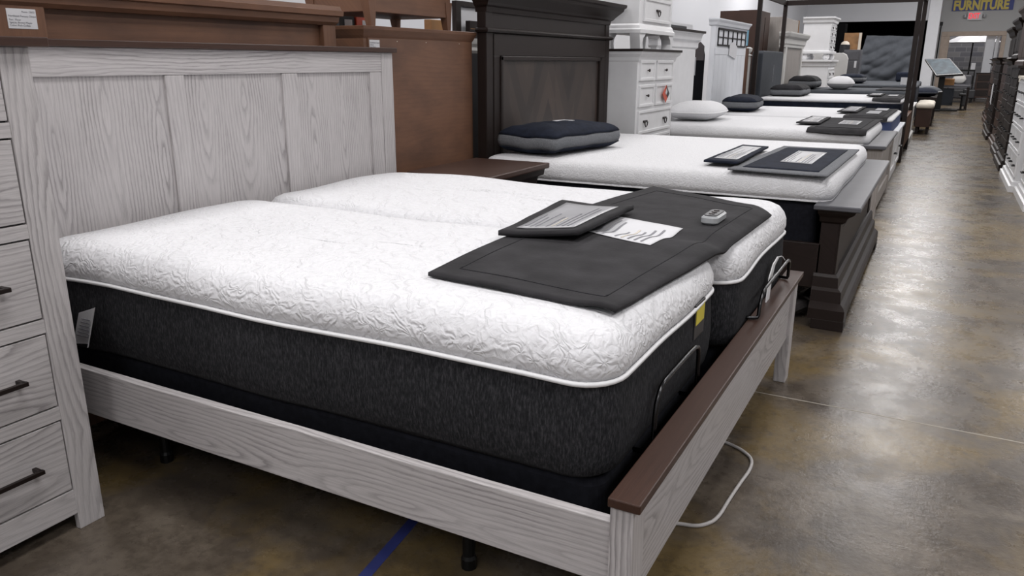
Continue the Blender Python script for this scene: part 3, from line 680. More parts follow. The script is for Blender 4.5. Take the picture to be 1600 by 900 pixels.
MB().prism([(.28+.018*k+.0, 3.50+.012*((k*7) % 5)) for k in range(1)]+[(.34, 3.46), (.40, 3.60), (.31, 3.62)], 'z', .9745, .977).build('pillow_logo', 'paper', pl)

def mat_set(where, x0, x1, y0, y1, z, border='greyf', mid='navy', skew=.05, small=True, sheet=True, drape=0, yn=None):
    """display mat with info sheet and a smaller folded mat on a farther bed"""
    t = thing('display_mat', where, 'bed mat', ((x0+x1)/2, (y0+y1)/2, z))
    Q = [(x0, y0), (x1, y0-.02), (x1+.02, y1), (x0+skew, y1)]
    zz = (lambda x, y: z - (min(.04, max(0, y0+drape-y))*1.0 if drape else 0))
    zn = lambda x, y: zz(x, y)+.003*(noise.noise(Vector((x*5, y*5, z*7)))+1)
    cloth('mat_border', Q, zn, border, t, .008, 24, 24, 0)
    cloth('mat_centre', [p[:2] for p in lerpq([(*p, 0) for p in Q], (.1, .88, .08, .93))], lambda x, y: zn(x, y)+.0085, mid, t, .002, 24, 24, 0)
    return t
def sheet_on(label, quad, z, lines=True, seed=2):
    s_ = infosheet(None, quad, lambda x, y: z, 'information_sheet', 0, lines, seed); tag(s_, label, 'paper')
def small_mat(label, quad, z, mat='suede', sheet=True):
    t = thing('folded_mat', label, 'mat', (sum(q[0] for q in quad)/4, sum(q[1] for q in quad)/4, z)); zn = lambda x, y: z+.004*(noise.noise(Vector((x*5, y*5, 3)))+1); cloth('pad', quad, zn, mat, t, .012, 14, 14, 0)
    if sheet: infosheet(t, [p[:2] for p in lerpq([(*p, 0) for p in quad], (.15, .85, .12, .88))], lambda x, y: zn(x, y)+.0128, 'leaflet', 0, True, 8)
mat_set('navy display mat with heather grey border on the dark espresso bed', 1.60, 2.12, 2.98, 4.42, .785)
sheet_on('white information sheet on the navy grey-bordered mat', [(1.80, 3.42), (1.98, 3.38), (1.98, 4.05), (1.80, 4.08)], .7995)
small_mat('small folded grey and navy mat beside the navy display mat', [(1.42, 3.15), (1.62, 3.12), (1.60, 4.12), (1.42, 4.16)], .80, 'navy')

# ================================================================== white chest between bed 2 and bed 3
t = thing('chest_of_drawers', 'white painted chest with dark top and square drawers beside the dark chevron headboard', 'chest of drawers', (0, 5.8, 0))
Box(-.14, .24, 5.27, 6.31, .08, 1.43).build('body', 'white', t, bevel=.003)
MB().crown(-.14, .24, 5.27, 6.31, [(1.36, 0), (1.37, .012), (1.40, .018), (1.425, .045), (1.447, .05)]).build('cornice', 'white', t)
MB().crown(-.14, .24, 5.27, 6.31, [(1.447, .06), (1.468, .06)]).build('top', 'dark_y', t)
MB().crown(-.14, .24, 5.27, 6.31, [(0, .03), (.10, .03), (.13, 0)]).build('plinth', 'white', t)
yy = [(5.31, 5.71), (5.76, 6.25)]
zz_ = [(.74, .94), (.965, 1.17), (1.20, 1.37)]
for r_ in ((.975, 1.165), (1.20, 1.375)):
    for c_ in yy: drawer(t, .245, c_[0], c_[1], r_[0], r_[1], 1, 'white', .025, ('knob',))
for r_ in ((.74, .945), (.48, .71), (.2, .45)): drawer(t, .245, 5.31, 6.25, r_[0], r_[1], 1, 'white', .025, ('ring', 'ring'))
dc = thing('hanging_card', 'small red and black diamond shaped card hanging on a white chest drawer', 'card', (.275, 6.0, 1.0))
MB().prism([(5.90, 1.07), (6.0, .99), (6.10, 1.07), (6.0, 1.15)], 'x', .272, .276).build('card_face', 'red', dc)
MB().prism([(6.0, 1.07), (6.05, 1.03), (6.10, 1.07), (6.0, 1.15)], 'x', .276, .2775).build('card_print', 'blackp', dc)
MB().prism([(5.97, 1.08), (6.0, 1.06), (6.03, 1.09), (6.0, 1.12)], 'x', .2775, .279).build('card_emblem', 'paper', dc)
# nightstand stacked on it
t = thing('nightstand', 'white nightstand on bracket feet stacked on the white chest', 'nightstand', (0, 5.8, 1.47))
Box(-.13, .20, 5.36, 6.28, 1.66, 2.15).build('body', 'white', t, bevel=.003)
MB().crown(-.14, .20, 5.36, 6.28, [(1.60, .03), (1.63, .03), (1.64, .018), (1.665, .012), (1.68, 0)]).build('base_moulding', 'white', t)
MB().crown(-.15, .20, 5.36, 6.28, [(2.15, .0), (2.17, .03), (2.2, .03)]).build('top', 'dark_y', t)
drawer(t, .205, 5.46, 6.20, 1.70, 1.90, 1, 'white', .025, ('ring',)); drawer(t, .205, 5.46, 6.20, 1.93, 2.12, 1, 'white', .025, ('ring',))
for x0 in (-.14, .13):
    for (y0, y1, s_) in ((5.335, 5.50, 1), (6.15, 6.305, -1)):
        yo, yi = (y0, y1) if s_ > 0 else (y1, y0)
        MB().prism([(yo, 1.60), (yi, 1.60), (yi-s_*.03, 1.575), (yi-s_*.06, 1.56), (yi-s_*.075, 1.52), (yi-s_*.06, 1.47), (yo+s_*.03, 1.47), (yo+s_*.02, 1.53)], 'x', x0, x0+.09).build('bracket_foot', 'white', t)

# ================================================================== bed 3
t = thing('bed', 'whitewashed bed with slate grey cap on its footboard and white black-capped headboard', 'bed', (1.1, 7.2, 0))
Box(-.07, -.01, 6.50, 7.93, .1, 1.60).build('headboard', 'white', t)
Box(-.01, .0, 6.6, 7.82, .5, 1.5).build('headboard_panel', 'white', t, bevel=.004)
MB().crown(-.09, -.01, 6.50, 7.94, [(1.50, 0), (1.52, .02), (1.58, .02), (1.60, .045), (1.66, .055), (1.675, .07)]).build('headboard_cornice', 'white', t)
MB().crown(-.10, -.01, 6.50, 7.94, [(1.675, .085), (1.70, .085)]).build('headboard_cap', 'dark_y', t)
Box(2.06, 2.16, 6.28, 8.06, .06, .62).build('footboard', 'grey_z', t, bevel=.004)
for a, b_ in ((6.28, 6.40), (7.94, 8.06)): Box(2.155, 2.185, a, b_, 0, .62).build('footboard_stile', 'grey_z', t, bevel=.003)
for a, b_ in ((.06, .20), (.52, .62)): Box(2.155, 2.178, 6.4, 7.94, a, b_).build('footboard_rail', 'grey_y', t, bevel=.003)
MB().rects([(2.02, 2.20, 6.25, 8.07, .62), (2.01, 2.21, 6.24, 8.08, .628), (2.01, 2.21, 6.24, 8.08, .648), (2.02, 2.20, 6.25, 8.07, .654)]).build('footboard_cap', 'greycap', t)
for y in (6.27, 8.03): Box(.0, 2.06, y, y+.03, .2, .42).build('side_rail', 'grey_x', t)
foundation('black box spring under the white mattress of the grey-capped bed', .03, 2.0, 6.36, 8.0, .2, .64)
mattress('white knit mattress of the grey-capped bed, third in the row', .02, 2.06, 6.33, 8.02, .64, .655, .765, side='quilt2', top='quilt2', r=.09, tape=False)
mat_set('dark grey display mat over the foot of the grey-capped bed', 1.52, 2.03, 6.33, 7.95, .77, 'suede', 'suedei', .02, drape=.03)
sheet_on('white information sheet on the dark mat of the grey-capped bed', [(1.72, 6.95), (1.90, 6.9), (1.90, 7.45), (1.72, 7.5)], .785)
small_mat('small folded dark mat with leaflet on the grey-capped bed', [(1.36, 6.75), (1.58, 6.72), (1.56, 7.75), (1.36, 7.8)], .785)
puffy_pillow('plump white pillow at the head of the grey-capped bed', .32, 7.0, .77, .27, .40, .20)
t = thing('wall_cabinet', 'black opening top of a white cabinet behind the black-capped headboard', 'cabinet', (-.6, 7.9, 0)); Box(-.8, -.45, 7.4, 9.3, 0, 1.83).build('body', 'white', t)
MB().box(-.45, -.445, 7.5, 9.0, 1.7, 1.8).build('opening', 'blackp', t)

# dark recliner-like chair and black chest between
t = thing('dark_armchair', 'dark upholstered high-back chair with round brown top rail between two white headboards', 'chair', (-.25, 8.84, 0))
MB().prism([(8.52, .3), (9.16, .3), (9.16, 1.46), (9.06, 1.56), (8.84, 1.60), (8.62, 1.56), (8.52, 1.46)], 'x', -.34, -.22).build('backrest', 'black', t, bevel=.02)
MB().prism([(8.64, 1.38), (9.04, 1.38), (9.04, 1.56), (8.84, 1.61), (8.64, 1.56)], 'x', -.22, -.205).build('top_rail', 'cap_y', t, bevel=.006)
Box(-.22, -.10, 8.52, 9.16, .3, .48).build('seat', 'black', t, bevel=.02)
for x in (-.33, -.16):
    for y in (8.54, 9.08): Box(x, x+.05, y, y+.05, 0, .3).build('leg', 'dark_z', t)
Box(-.204, -.200, 8.54, 8.66, 1.2, 1.42).build('paper_note', 'paper', t)

# ================================================================== bed 4
t = thing('bed', 'white bed with grid-window headboard and drawer footboard behind the grey-capped bed', 'bed', (1.1, 9.3, 0))
Box(-.03, .03, 8.62, 10.36, .1, 1.82).build('headboard', 'whiteb', t, bevel=.004)
MB().crown(-.05, .03, 8.62, 10.36, [(1.79, 0), (1.80, .02), (1.83, .03), (1.86, .05), (1.875, .05)]).build('headboard_cap', 'whiteb', t)
w_ = MB().box(.031, .045, 8.74, 10.28, 1.745, 1.77).box(.031, .045, 8.74, 10.28, 1.555, 1.575).box(.031, .04, 8.74, 10.28, 1.655, 1.667)
for k in range(7): y = 8.74+k*(1.54-.02)/6; w_.box(.031, .042, y, y+.022, 1.56, 1.76)
w_.build('grid_window', 'blackm', t)
for k in range(8): Box(.03, .036, 8.66+k*.205, 8.66+k*.205+.2, .3, 1.45).build('headboard_plank', 'whiteb', t, bevel=.003)
Box(.03, .04, 8.65, 10.32, 1.45, 1.53).build('headboard_rail', 'whiteb', t, bevel=.003)
ht = thing('hanging_tag', 'white paper price tag hanging on the grid-window headboard', 'tag', (.06, 9.55, 1.38)); MB().prism([(9.3, 1.45), (9.7, 1.40), (9.75, 1.55), (9.55, 1.63), (9.33, 1.58)], 'x', .046, .05).build('tag_card', 'paper', ht)
Box(2.0, 2.15, 8.32, 10.35, .0, .575).build('footboard', 'white', t, bevel=.004)
MB().rects([(1.98, 2.19, 8.29, 10.38, .575), (1.98, 2.19, 8.29, 10.38, .60)]).build('footboard_cap', 'whiteb', t)
for a, b_ in ((8.40, 9.28), (9.38, 10.28)):
    d = Box(2.15, 2.158, a, b_, .12, .54).build('drawer', 'white', t)
    MB().box(2.15, 2.172, a, b_, .12, .17).box(2.15, 2.172, a, b_, .49, .54).box(2.15, 2.172, a, a+.06, .17, .49).box(2.15, 2.172, b_-.06, b_, .17, .49).build('drawer_moulding', 'white', d, bevel=.004)
    bar_pull(d, 2.17, (a+b_)/2-.07, (a+b_)/2+.07, .34, 1, 'blackm')
for y in (8.30, 10.33): Box(.03, 2.0, y, y+.03, .2, .40).build('side_rail', 'white', t)
foundation('dark box spring of the white grid-window bed', .05, 1.96, 8.34, 10.28, .2, .50)
mattress('white topped mattress with royal blue side on the white grid-window bed', .04, 2.13, 8.30, 10.30, .50, .725, .765, side='navyb', top='quilt2', r=.09, tape=False)
mat_set('dark display mat across the foot of the blue-sided mattress', 1.62, 2.08, 8.29, 10.1, .772, 'suede', 'suedei', .02, drape=.03)
sheet_on('white information sheet on the dark mat of the blue-sided mattress', [(1.82, 8.75), (1.96, 8.7), (1.96, 9.3), (1.82, 9.35)], .79, False)
sheet_on('second white sheet farther back on the dark mat of the blue-sided mattress', [(1.86, 9.5), (2.0, 9.5), (2.0, 9.98), (1.86, 10.0)], .79, False)
small_mat('small folded dark mat left of the runner on the blue-sided mattress', [(1.50, 8.8), (1.72, 8.75), (1.72, 10.0), (1.52, 10.05)], .79)
box_pillow('rumpled navy and grey pillow at the head of the blue-sided mattress', .16, .58, 8.48, 9.35, .775, .19, .1)

# brown wardrobe, blue card, planks behind
t = thing('wardrobe', 'tall dark brown wooden wardrobe behind the thin canopy post', 'wardrobe', (-.8, 12.2, 0)); Box(-1.0, -.46, 12.45, 12.8, 0, 2.18).build('body', 'brown_z', t) if False else None
Box(-.46-.5, -.30, 12.7, 13.6, .02, 2.20).build('body', 'cap_z', t, bevel=.004); MB().box(-.3, -.29, 12.75, 13.12, .15, 2.1).box(-.3, -.29, 13.16, 13.55, .15, 2.1).build('door', 'cap_z', t); Box(-.94, -.32, 12.72, 13.58, 0, .02).build('plinth', 'cap_z', t)
Box(-.62, -.28, 12.62, 12.70, .0, 2.20).build('side_panel', 'cap_z', t)
t = thing('leaning_plank', 'narrow orange-brown wooden slab leaning right of the grid-window headboard', 'wood panel', (-.08, 10.75, 0)); Box(-.12, -.06, 10.62, 11.0, 0, 1.56).build('panel', 'brown_z', t)
t = thing('cream_panel', 'narrow cream board standing next to the orange-brown slab', 'panel', (-.08, 11.12, 0)); Box(-.12, -.08, 11.04, 11.3, 0, 1.44).build('board', 'ivory', t)
MB().lathe(-.1, 11.17, [(.03, 1.44), (.06, 1.46), (.02, 1.48), (.05, 1.52), (.055, 1.56), (.02, 1.58)], 12).build('finial', 'ivory', t)
t = thing('blue_card', 'small blue card fixed beside the dark wardrobe edge', 'card', (-.2, 10.9, 1.6)); Box(-.13, -.11, 10.86, 11.12, 1.6, 1.82).build('card_face', 'cyan', t)
t['label'] = 'small blue box on top of the orange-brown slab'

# ================================================================== canopy bed
t = thing('canopy_bed', 'dark four-poster canopy bed frame rising out of the mattress row', 'bed', (1.1, 12, 0))
PW = .062; CX0, CX1, CY0, CY1, CZ = .02, 2.12, 10.95, 13.0, 2.36
for x in (CX0, CX1):
    for y in (CY0, CY1): Box(x, x+PW, y, y+PW, 0, CZ).build('post', 'dark_z', t, bevel=.004)
for y in (CY0, CY1): Box(CX0+PW, CX1, y+.01, y+PW-.01, CZ-.085, CZ-.005).build('canopy_rail', 'dark_x', t, bevel=.003)
for x in (CX0, CX1): Box(x+.01, x+PW-.01, CY0+PW, CY1, CZ-.085, CZ-.005).build('canopy_rail', 'dark_y', t, bevel=.003)
Box(2.12, 2.175, 11.035, 13.0, .18, .62).build('footboard', 'brown_y', t); 
for y in (CY0+.02, CY1+.02): Box(.1, 2.12, y, y+.035, .3, .5).build('side_rail', 'dark_x', t)
t2 = thing('upholstered_headboard', 'slate blue-grey upholstered headboard panel inside the canopy bed', 'headboard', (.06, 12, 0))
slab_ = MB().prism([(11.25, .15), (12.98, .15), (12.98, 1.50), (12.93, 1.53), (11.30, 1.53), (11.25, 1.50)], 'x', .0-.06, .10); slab_.build('cushion_panel', 'uphol', t2, bevel=.02, smooth=False)
Box(.101, .104, 12.15, 12.2, 1.05, 1.32).build('care_tag', 'greyf', t2)
foundation('dark box spring on the canopy bed', .12, 2.06, 11.12, 12.96, .2, .62, 'navy')
mattress('white mattress with dark side on the canopy bed', .12, 2.09, 11.07, 12.98, .62, .80, .855, side='navy', top='quilt2', r=.09, tape=False)
mat_set('dark display mat on the canopy bed mattress', 1.70, 2.07, 11.06, 12.8, .862, 'suede', 'suedei', .02, drape=.03)
sheet_on('white sheet on the dark mat of the canopy bed', [(1.85, 11.9), (1.98, 11.9), (1.98, 12.4), (1.85, 12.4)], .88, False)
small_mat('small folded dark mat on the canopy bed mattress', [(1.58, 11.6), (1.78, 11.6), (1.78, 12.6), (1.58, 12.6)], .878)
box_pillow('black and grey box pillow near the slate headboard of the canopy bed', .24, .72, 11.25, 12.1, .862-.02, .2, 0, 'suedei')

# ================================================================== beds 6..8
t = thing('bed', 'whitewashed bed with tall crown-moulded headboard behind the canopy bed', 'bed', (1.1, 14.6, 0))
Box(-.06, -.0, 13.55, 15.45, .1, 1.72).build('headboard', 'grey_z', t); MB().box(.0, .03, 13.55, 13.68, .1, 1.66).box(.0, .03, 15.32, 15.45, .1, 1.66).build('headboard_stile', 'ivory', t)
MB().crown(-.08, .0, 13.50, 15.50, [(1.60, 0), (1.62, .03), (1.66, .035), (1.68, .05), (1.76, .06), (1.80, .10), (1.85, .12), (1.875, .12)]).build('crown_moulding', 'ivory', t)
Box(2.06, 2.14, 13.6, 15.4, 0, .62).build('footboard', 'ivory', t); MB().crown(2.06, 2.14, 13.6, 15.4, [(.60, 0), (.62, .03), (.65, .03)]).build('footboard_cap', 'ivory', t); MB().crown(2.06, 2.14, 13.6, 15.4, [(0, .03), (.12, .03), (.14, 0)]).build('plinth', 'ivory', t)
for y in (13.57, 15.4): Box(0, 2.06, y, y+.03, .2, .4).build('side_rail', 'ivory', t)
foundation('grey box spring of the crown-moulded bed', .05, 2.04, 13.62, 15.38, .2, .64, 'greytop')
mattress('slate grey mattress on the crown-moulded bed behind the canopy', .05, 2.05, 13.6, 15.4, .64, .80, .895, side='greytop', top='greytop', r=.09, tape=False)
box_pillow('black and grey pillow on the slate grey mattress, left of the round white one', .10, .58, 13.65, 14.4, .90, .23, 0, 'suedei')
puffy_pillow('round white ribbed pillow on the slate grey mattress', .95, 14.0, .90, .22, .30, .23)
mat_set('dark mat on the slate grey mattress behind the canopy', 1.55, 2.0, 13.7, 15.2, .902, 'suede', 'suedei', .02)
t = thing('nightstand', 'whitewashed wooden cabinet standing above the crown-moulded headboard', 'cabinet', (-.3, 14.6, 0)); Box(-.55, -.12, 13.75, 15.55, 0, 2.14).build('body', 'grey_z', t, bevel=.004); Box(-.56, -.11, 15.55, 15.60, 0, 2.15).build('side_panel', 'amber', t)

t = thing('bed', 'low grey platform bed near the back of the row', 'bed', (1.1, 17, 0))
Box(.5, 2.1, 16.2, 18.2, .25, .60).build('platform', 'navy', t)
for x in (.6, 1.95):
    for y in (16.3, 18.05): Box(x, x+.06, y, y+.06, 0, .25).build('leg', 'dark_z', t)
mattress('dark blue-grey mattress of the low platform bed', .5, 2.1, 16.2, 18.2, .60, .88, .935, side='navy', top='greytop', r=.09, tape=False)
box_pillow('flat navy and grey pillow on the dark blue-grey mattress', .62, 1.10, 16.5, 17.3, .94, .2, 0)
t = thing('tag_card', 'white folded price card on the dark blue-grey mattress', 'card', (1.87, 16.3, .94)); Box(1.80, 1.96, 16.33, 16.36, .94, 1.08).build('card_face', 'paper', t)

# white stacked chests behind
t = thing('chest_of_drawers', 'lower white chest of drawers in the far white stack', 'chest of drawers', (0, 18.4, 0))
Box(-.42, .22, 18.0, 19.1, 0, 1.38).build('body', 'white', t, bevel=.004); MB().crown(-.44, .22, 18.0, 19.1, [(1.26, 0), (1.28, .02), (1.34, .03), (1.38, .07), (1.42, .07)]).build('cornice', 'white', t)
for k in range(5): drawer(t, .225, 18.06, 19.04, .12+k*.225, .12+k*.225+.2, 1, 'white', .02, ('ring', 'ring'))
t = thing('chest_of_drawers', 'upper white chest of drawers on bun feet in the far white stack', 'chest of drawers', (0, 18.4, 1.42))
Box(-.40, .18, 18.05, 19.0, 1.56, 2.28).build('body', 'white', t, bevel=.004)
MB().crown(-.42, .18, 18.05, 19.0, [(2.20, 0), (2.22, .03), (2.27, .04), (2.31, .07), (2.34, .07)]).build('cornice', 'white', t)
MB().crown(-.42, .18, 18.05, 19.0, [(1.555, .05), (1.60, .05), (1.62, 0)]).build('base_moulding', 'white', t)
for k in range(4): drawer(t, .185, 18.1, 18.95, 1.64+k*.14, 1.64+k*.14+.12, 1, 'white', .015, ('ring', 'ring'))
for x in (-.32, .13):
    for y in (18.1, 18.95): MB().lathe(x, y, [(.05, 1.42), (.075, 1.46), (.075, 1.50), (.05, 1.53), (.06, 1.556)], 14).build('bun_foot', 'white', t)
t = thing('sleigh_headboard', 'ivory sleigh headboard with rounded top corner behind the white chest stack', 'headboard', (.3, 19.5, 0))
MB().prism([(-.35, 0), (.42, 0), (.46, 1.3), (.46, 1.45), (.42, 1.54), (.34, 1.58), (-.35, 1.58)], 'y', 19.45, 19.55).build('panel', 'ivory', t, bevel=.01)
t = thing('dark_chest', 'charcoal chest with a small white tag right of the white chest stack', 'chest', (.5, 20.2, 0)); Box(.30, .68, 20.0, 20.45, 0, 1.66).build('body', 'greycap', t, bevel=.01)
Box(.56, .61, 19.98, 19.985, 1.24, 1.40).build('tag_card', 'paper', t); Box(.34, .64, 19.985, 20.0, 1.42, 1.62).build('drawer', 'greycap', t, bevel=.006); Box(.34, .64, 19.985, 20.0, .9, 1.38).build('drawer', 'greycap', t, bevel=.006)

# alcove things
t = thing('draped_mattress', 'large upright mattress covered by a wrinkled slate grey cloth at the back of the row', 'mattress', (1, 24.2, 0))
mb = MB(); nu, nv = 60, 50
Q = [(.22, .86), (1.80, .86), (1.76, 2.06), (.40, 2.10)]
front = []; back = []
for j in range(nv+1):
    fr_, bk_ = [], []
    for i in range(nu+1):
        u, v = i/nu, j/nv
        x = (Q[0][0]*(1-u)+Q[1][0]*u)*(1-v)+(Q[3][0]*(1-u)+Q[2][0]*u)*v; z = (Q[0][1]*(1-u)+Q[1][1]*u)*(1-v)+(Q[3][1]*(1-u)+Q[2][1]*u)*v
        d = x*.6-z*1.0
        y = 24.0+.25*v-.10*sin(pi*v)+.035*sin(d*12+7*noise.noise(Vector((x*1.2, z*1.2, 0))))*(.3+.7*(1-v))+.05*noise.noise(Vector((d*6, (x+z*.6)*1.6, 8)))+.05*noise.noise(Vector((x*4, z*4, 3)))
        fr_.append(mb.bm.verts.new((x, y, z)))
    front.append(fr_)
for j in range(nv):
    for i in range(nu): mb.bm.faces.new((front[j][i], front[j][i+1], front[j+1][i+1], front[j+1][i]))
mb.build('cloth_cover', 'greytop', t, smooth=True, solid=-.03)
Box(.35, 1.72, 24.33, 24.5, .0, 2.02).build('mattress_core', 'navy', t, bevel=.03)
t = thing('platform_bed', 'wide slate platform in front of the draped upright mattress', 'bed', (1.1, 22, 0))
slab(.2, 2.0, 20.7, 23.8, [(.02, .10), (0, .12), (0, .84), (.03, .87)], .06).build('platform', 'greytop', t, smooth=False)
for x in (.4, 1.8):
    for y in (20.9, 23.6): Box(x-.04, x+.04, y-.04, y+.04, 0, .12).build('leg', 'dark_z', t)
t = thing('cushion', 'dark navy block cushion on the slate platform by the canopy post', 'cushion', (1.65, 22.5, .87)); Box(1.40, 1.78, 22.3, 22.7, .875, 1.12).build('cushion_body', 'navy', t, bevel=.05)
t = thing('amber_screen', 'tall amber wood panel with pale strip left of the draped mattress', 'wood panel', (-.2, 27, 0))
Box(-.50, .02, 27, 27.06, 0, 2.28).build('panel', 'amber', t); Box(-.06, .02, 26.99, 27, 1.5, 2.28).build('pale_strip', 'lampshade', t)
t = thing('floor_lamp', 'floor lamp with black shade and pale lit dome in front of the amber panel', 'lamp', (-.33, 26, 0))
MB().lathe(-.34, 26, [(.14, 0), (.14, .02), (.015, .04), (.015, 1.62)], 14).build('pole', 'blackm', t); MB().lathe(-.34, 26, [(.15, 1.58), (.15, 1.88), (.13, 1.9)], 18).build('lamp_shade', 'blackp', t); MB().lathe(-.34, 26, [(.13, 1.9), (.11, 1.96), (.05, 2.0)], 18).build('dome', 'lampshade', t)
t = thing('picture_frame', 'small dark picture frame with pale edge standing below the amber panel', 'picture', (-.15, 25.6, 0))
MB().box(-.28, -.03, 25.6, 25.64, 0.0, 1.38).build('stand_panel', 'dark_z', t); MB().box(-.27, -.04, 25.58, 25.6, 1.33, 1.36).box(-.27, -.04, 25.58, 25.6, 1.02, 1.04).box(-.27, -.25, 25.58, 25.6, 1.04, 1.33).box(-.06, -.04, 25.58, 25.6, 1.04, 1.33).build('frame', 'beige', t)
t = thing('black_cabinet', 'tall black cabinet in the dark alcove left of the amber panel', 'cabinet', (-.9, 28, 0)); Box(-1.4, -.55, 27.5, 28.1, 0, 2.6).build('body', 'dim', t, bevel=.01); Box(-1.36, -.6, 27.49, 27.5, .1, 2.5).build('door', 'dim', t)

# ================================================================== bench, cushions, kiosk
t = thing('bench', 'dark brown bench with cream cushion jutting into the aisle behind the canopy post', 'bench', (2.25, 16.6, 0))
Box(2.16, 2.42, 16.2, 17.6, .14, .50).build('bench_body', 'cap_y', t, bevel=.006)
for x in (2.18, 2.36):
    for y in (16.24, 17.5): Box(x, x+.05, y, y+.05, 0, .14).build('leg', 'dark_z', t)
slab(2.14, 2.46, 16.15, 17.65, [(.02, .50), (0, .52), (0, .57), (.03, .60), (.1, .61)], .06).build('seat_cushion', 'cream', t, smooth=True)
for k, (x, y, r_, mt, lab) in enumerate(((2.2, 19.0, .25, 'navy', 'dark navy throw pillow stacked behind the cream bench, lowest of the pile'), (2.28, 19.8, -.2, 'uphol', 'slate throw pillow behind the cream bench, above the navy one'), (2.2, 20.8, .4, 'greyf', 'heather grey throw pillow on top of the pile behind the cream bench'))):
    puffy_pillow(lab, x, y, .62, .25, .30, .2, r_, mt, 'throw_pillow')
t = thing('storage_table', 'long low dark table carrying the throw pillow pile by the aisle', 'table', (2.25, 20, 0)); Box(2.06, 2.46, 18.6, 21.4, .56, .62).build('table_top', 'dark_y', t); Box(2.1, 2.4, 18.7, 21.3, .1, .56).build('shelf_body', 'uphol', t)
for y in (18.65, 21.3): Box(2.08, 2.44, y, y+.05, 0, .56).build('leg', 'dark_z', t)

t = thing('touchscreen_kiosk', 'large tilted touchscreen on a black stand at the far end of the aisle', 'kiosk', (2.6, 25.2, 0))
scr = [(1.94, 25.9, 1.47), (2.60, 25.9, 1.49), (3.00, 25.0, 1.06), (2.32, 25.0, 1.01)]
nrm = Vector((-.25, -.40, 1)).normalized()
def plate(q, th): return MB().loft([[tuple(Vector(p)-nrm*th) for p in q], [tuple(p) for p in q]])
plate(scr, .06).build('screen_frame', 'blackp', t)
c_ = sum((Vector(p) for p in scr), Vector())/4
plate([tuple(c_+(Vector(p)-c_)*.90+nrm*.006) for p in scr], .005).build('screen', 'screen', t)
MB().box(2.40, 2.56, 25.3, 25.42, .05, 1.16).build('stand_column', 'blackm', t); MB().box(2.1, 3.0, 25.2, 25.5, 0, .05).box(2.40, 2.55, 24.9, 25.9, 0, .05).build('stand_foot', 'blackm', t, bevel=.01)
t = thing('side_table', 'dark two-tier table standing under the tilted touchscreen', 'table', (2.7, 26.3, 0))
Box(2.45, 3.25, 26.0, 26.9, .66, .71).build('table_top', 'greycap', t); Box(2.52, 2.85, 26.05, 26.8, .12, .6).build('shelf_body', 'uphol', t)
for x in (2.46, 3.18):
    for y in (26.02, 26.82): Box(x, x+.06, y, y+.06, 0, .66).build('leg', 'dark_z', t)
t = thing('wicker_box', 'small orange-brown box on the table under the touchscreen', 'box', (2.68, 26.2, .71)); Box(2.56, 2.82, 26.1, 26.4, .71, .90).build('box_body', 'amber', t, bevel=.01)
t = thing('office_chair', 'black upholstered chair beside the dark two-tier table in the aisle', 'chair', (3.2, 25.6, 0))
Box(2.98, 3.18, 25.72, 25.95, .42, .50).build('seat', 'blackp', t, bevel=.03); Box(3.08, 3.18, 25.75, 25.98, .12, .62).build('backrest', 'blackp', t, bevel=.03); MB().tube([(3.08, 25.8, .03), (3.08, 25.8, .42)], .03, 8).lathe(3.08, 25.8, [(.12, 0), (.12, .04)], 12).build('leg', 'blackm', t)
t = thing('patio_sofa', 'dark grey outdoor sofa in front of the exit doorway', 'sofa', (3.0, 31.5, 0))
Box(2.65, 3.55, 31.2, 32.0, .15, .45).build('sofa_base', 'blackp', t, bevel=.03); slab(2.66, 3.4, 31.2, 32.0, [(.02, .45), (0, .48), (0, .60), (.05, .64)], .08).build('seat_cushion', 'greycap', t, smooth=True); Box(2.65, 3.4, 31.9, 32.1, .45, .95).build('backrest', 'greycap', t, bevel=.05)
for x in (2.7, 3.45): Box(x, x+.05, 31.3, 31.9, 0, .15).build('leg', 'blackm', t)
puffy_pillow('crumpled white cushion on the dark grey outdoor sofa', 3.0, 31.62, .645, .22, .12, .34, .1, 'ivory', 'throw_pillow')
t = thing('patio_chair', 'black slatted outdoor chair behind the dark grey sofa', 'chair', (3.2, 33.0, 0)); Box(2.8, 3.5, 32.8, 33.3, .40, .46).build('seat', 'blackp', t); MB().box(2.8, 3.5, 33.28, 33.32, 1.05, 1.12).box(2.8, 2.84, 33.28, 33.32, 0, 1.05).box(3.46, 3.5, 33.28, 33.32, 0, 1.05).box(2.84, 3.46, 33.28, 33.32, .6, .9).build('backrest', 'blackm', t)
for x in (2.8, 3.46): Box(x, x+.04, 32.8, 32.84, 0, .40).build('leg', 'blackm', t)
t = thing('paper_card', 'small white card standing on the black outdoor chair back', 'card', (3.46, 33.3, 1.12)); Box(3.34, 3.48, 33.29, 33.31, 1.12, 1.36).build('card_face', 'paper', t)
t = thing('dark_dresser', 'low black dresser standing before the white door panels at the aisle end', 'dresser', (3.87, 33, 0)); Box(3.56, 4.18, 32.8, 33.3, .12, .98).build('body', 'cap_y', t, bevel=.006); MB().box(3.54, 4.20, 32.78, 33.32, .98, 1.01).build('top', 'dark_y', t)
for z in (.18, .46, .72): Box(3.60, 4.14, 32.788, 32.8, z, z+.22).build('drawer', 'dark_x', t, bevel=.004)
for x in (3.58, 4.1): Box(x, x+.06, 32.82, 33.28, 0, .12).build('leg', 'dark_z', t)
t = thing('patio_umbrella', 'white market umbrella seen through the exit doorway', 'umbrella', (3.3, 35.6, 0))
seg = 8; cx, cy = 3.33, 35.6; R_ = 1.05
mb = MB(); mb.loft([[(cx+r_*cos(2*pi*k/seg+.2), cy+r_*sin(2*pi*k/seg+.2)*.9, z) for k in range(seg)] for r_, z in ((R_, 2.13), (.35, 2.46), (.03, 2.52))]); mb.build('canopy', 'paper', t)
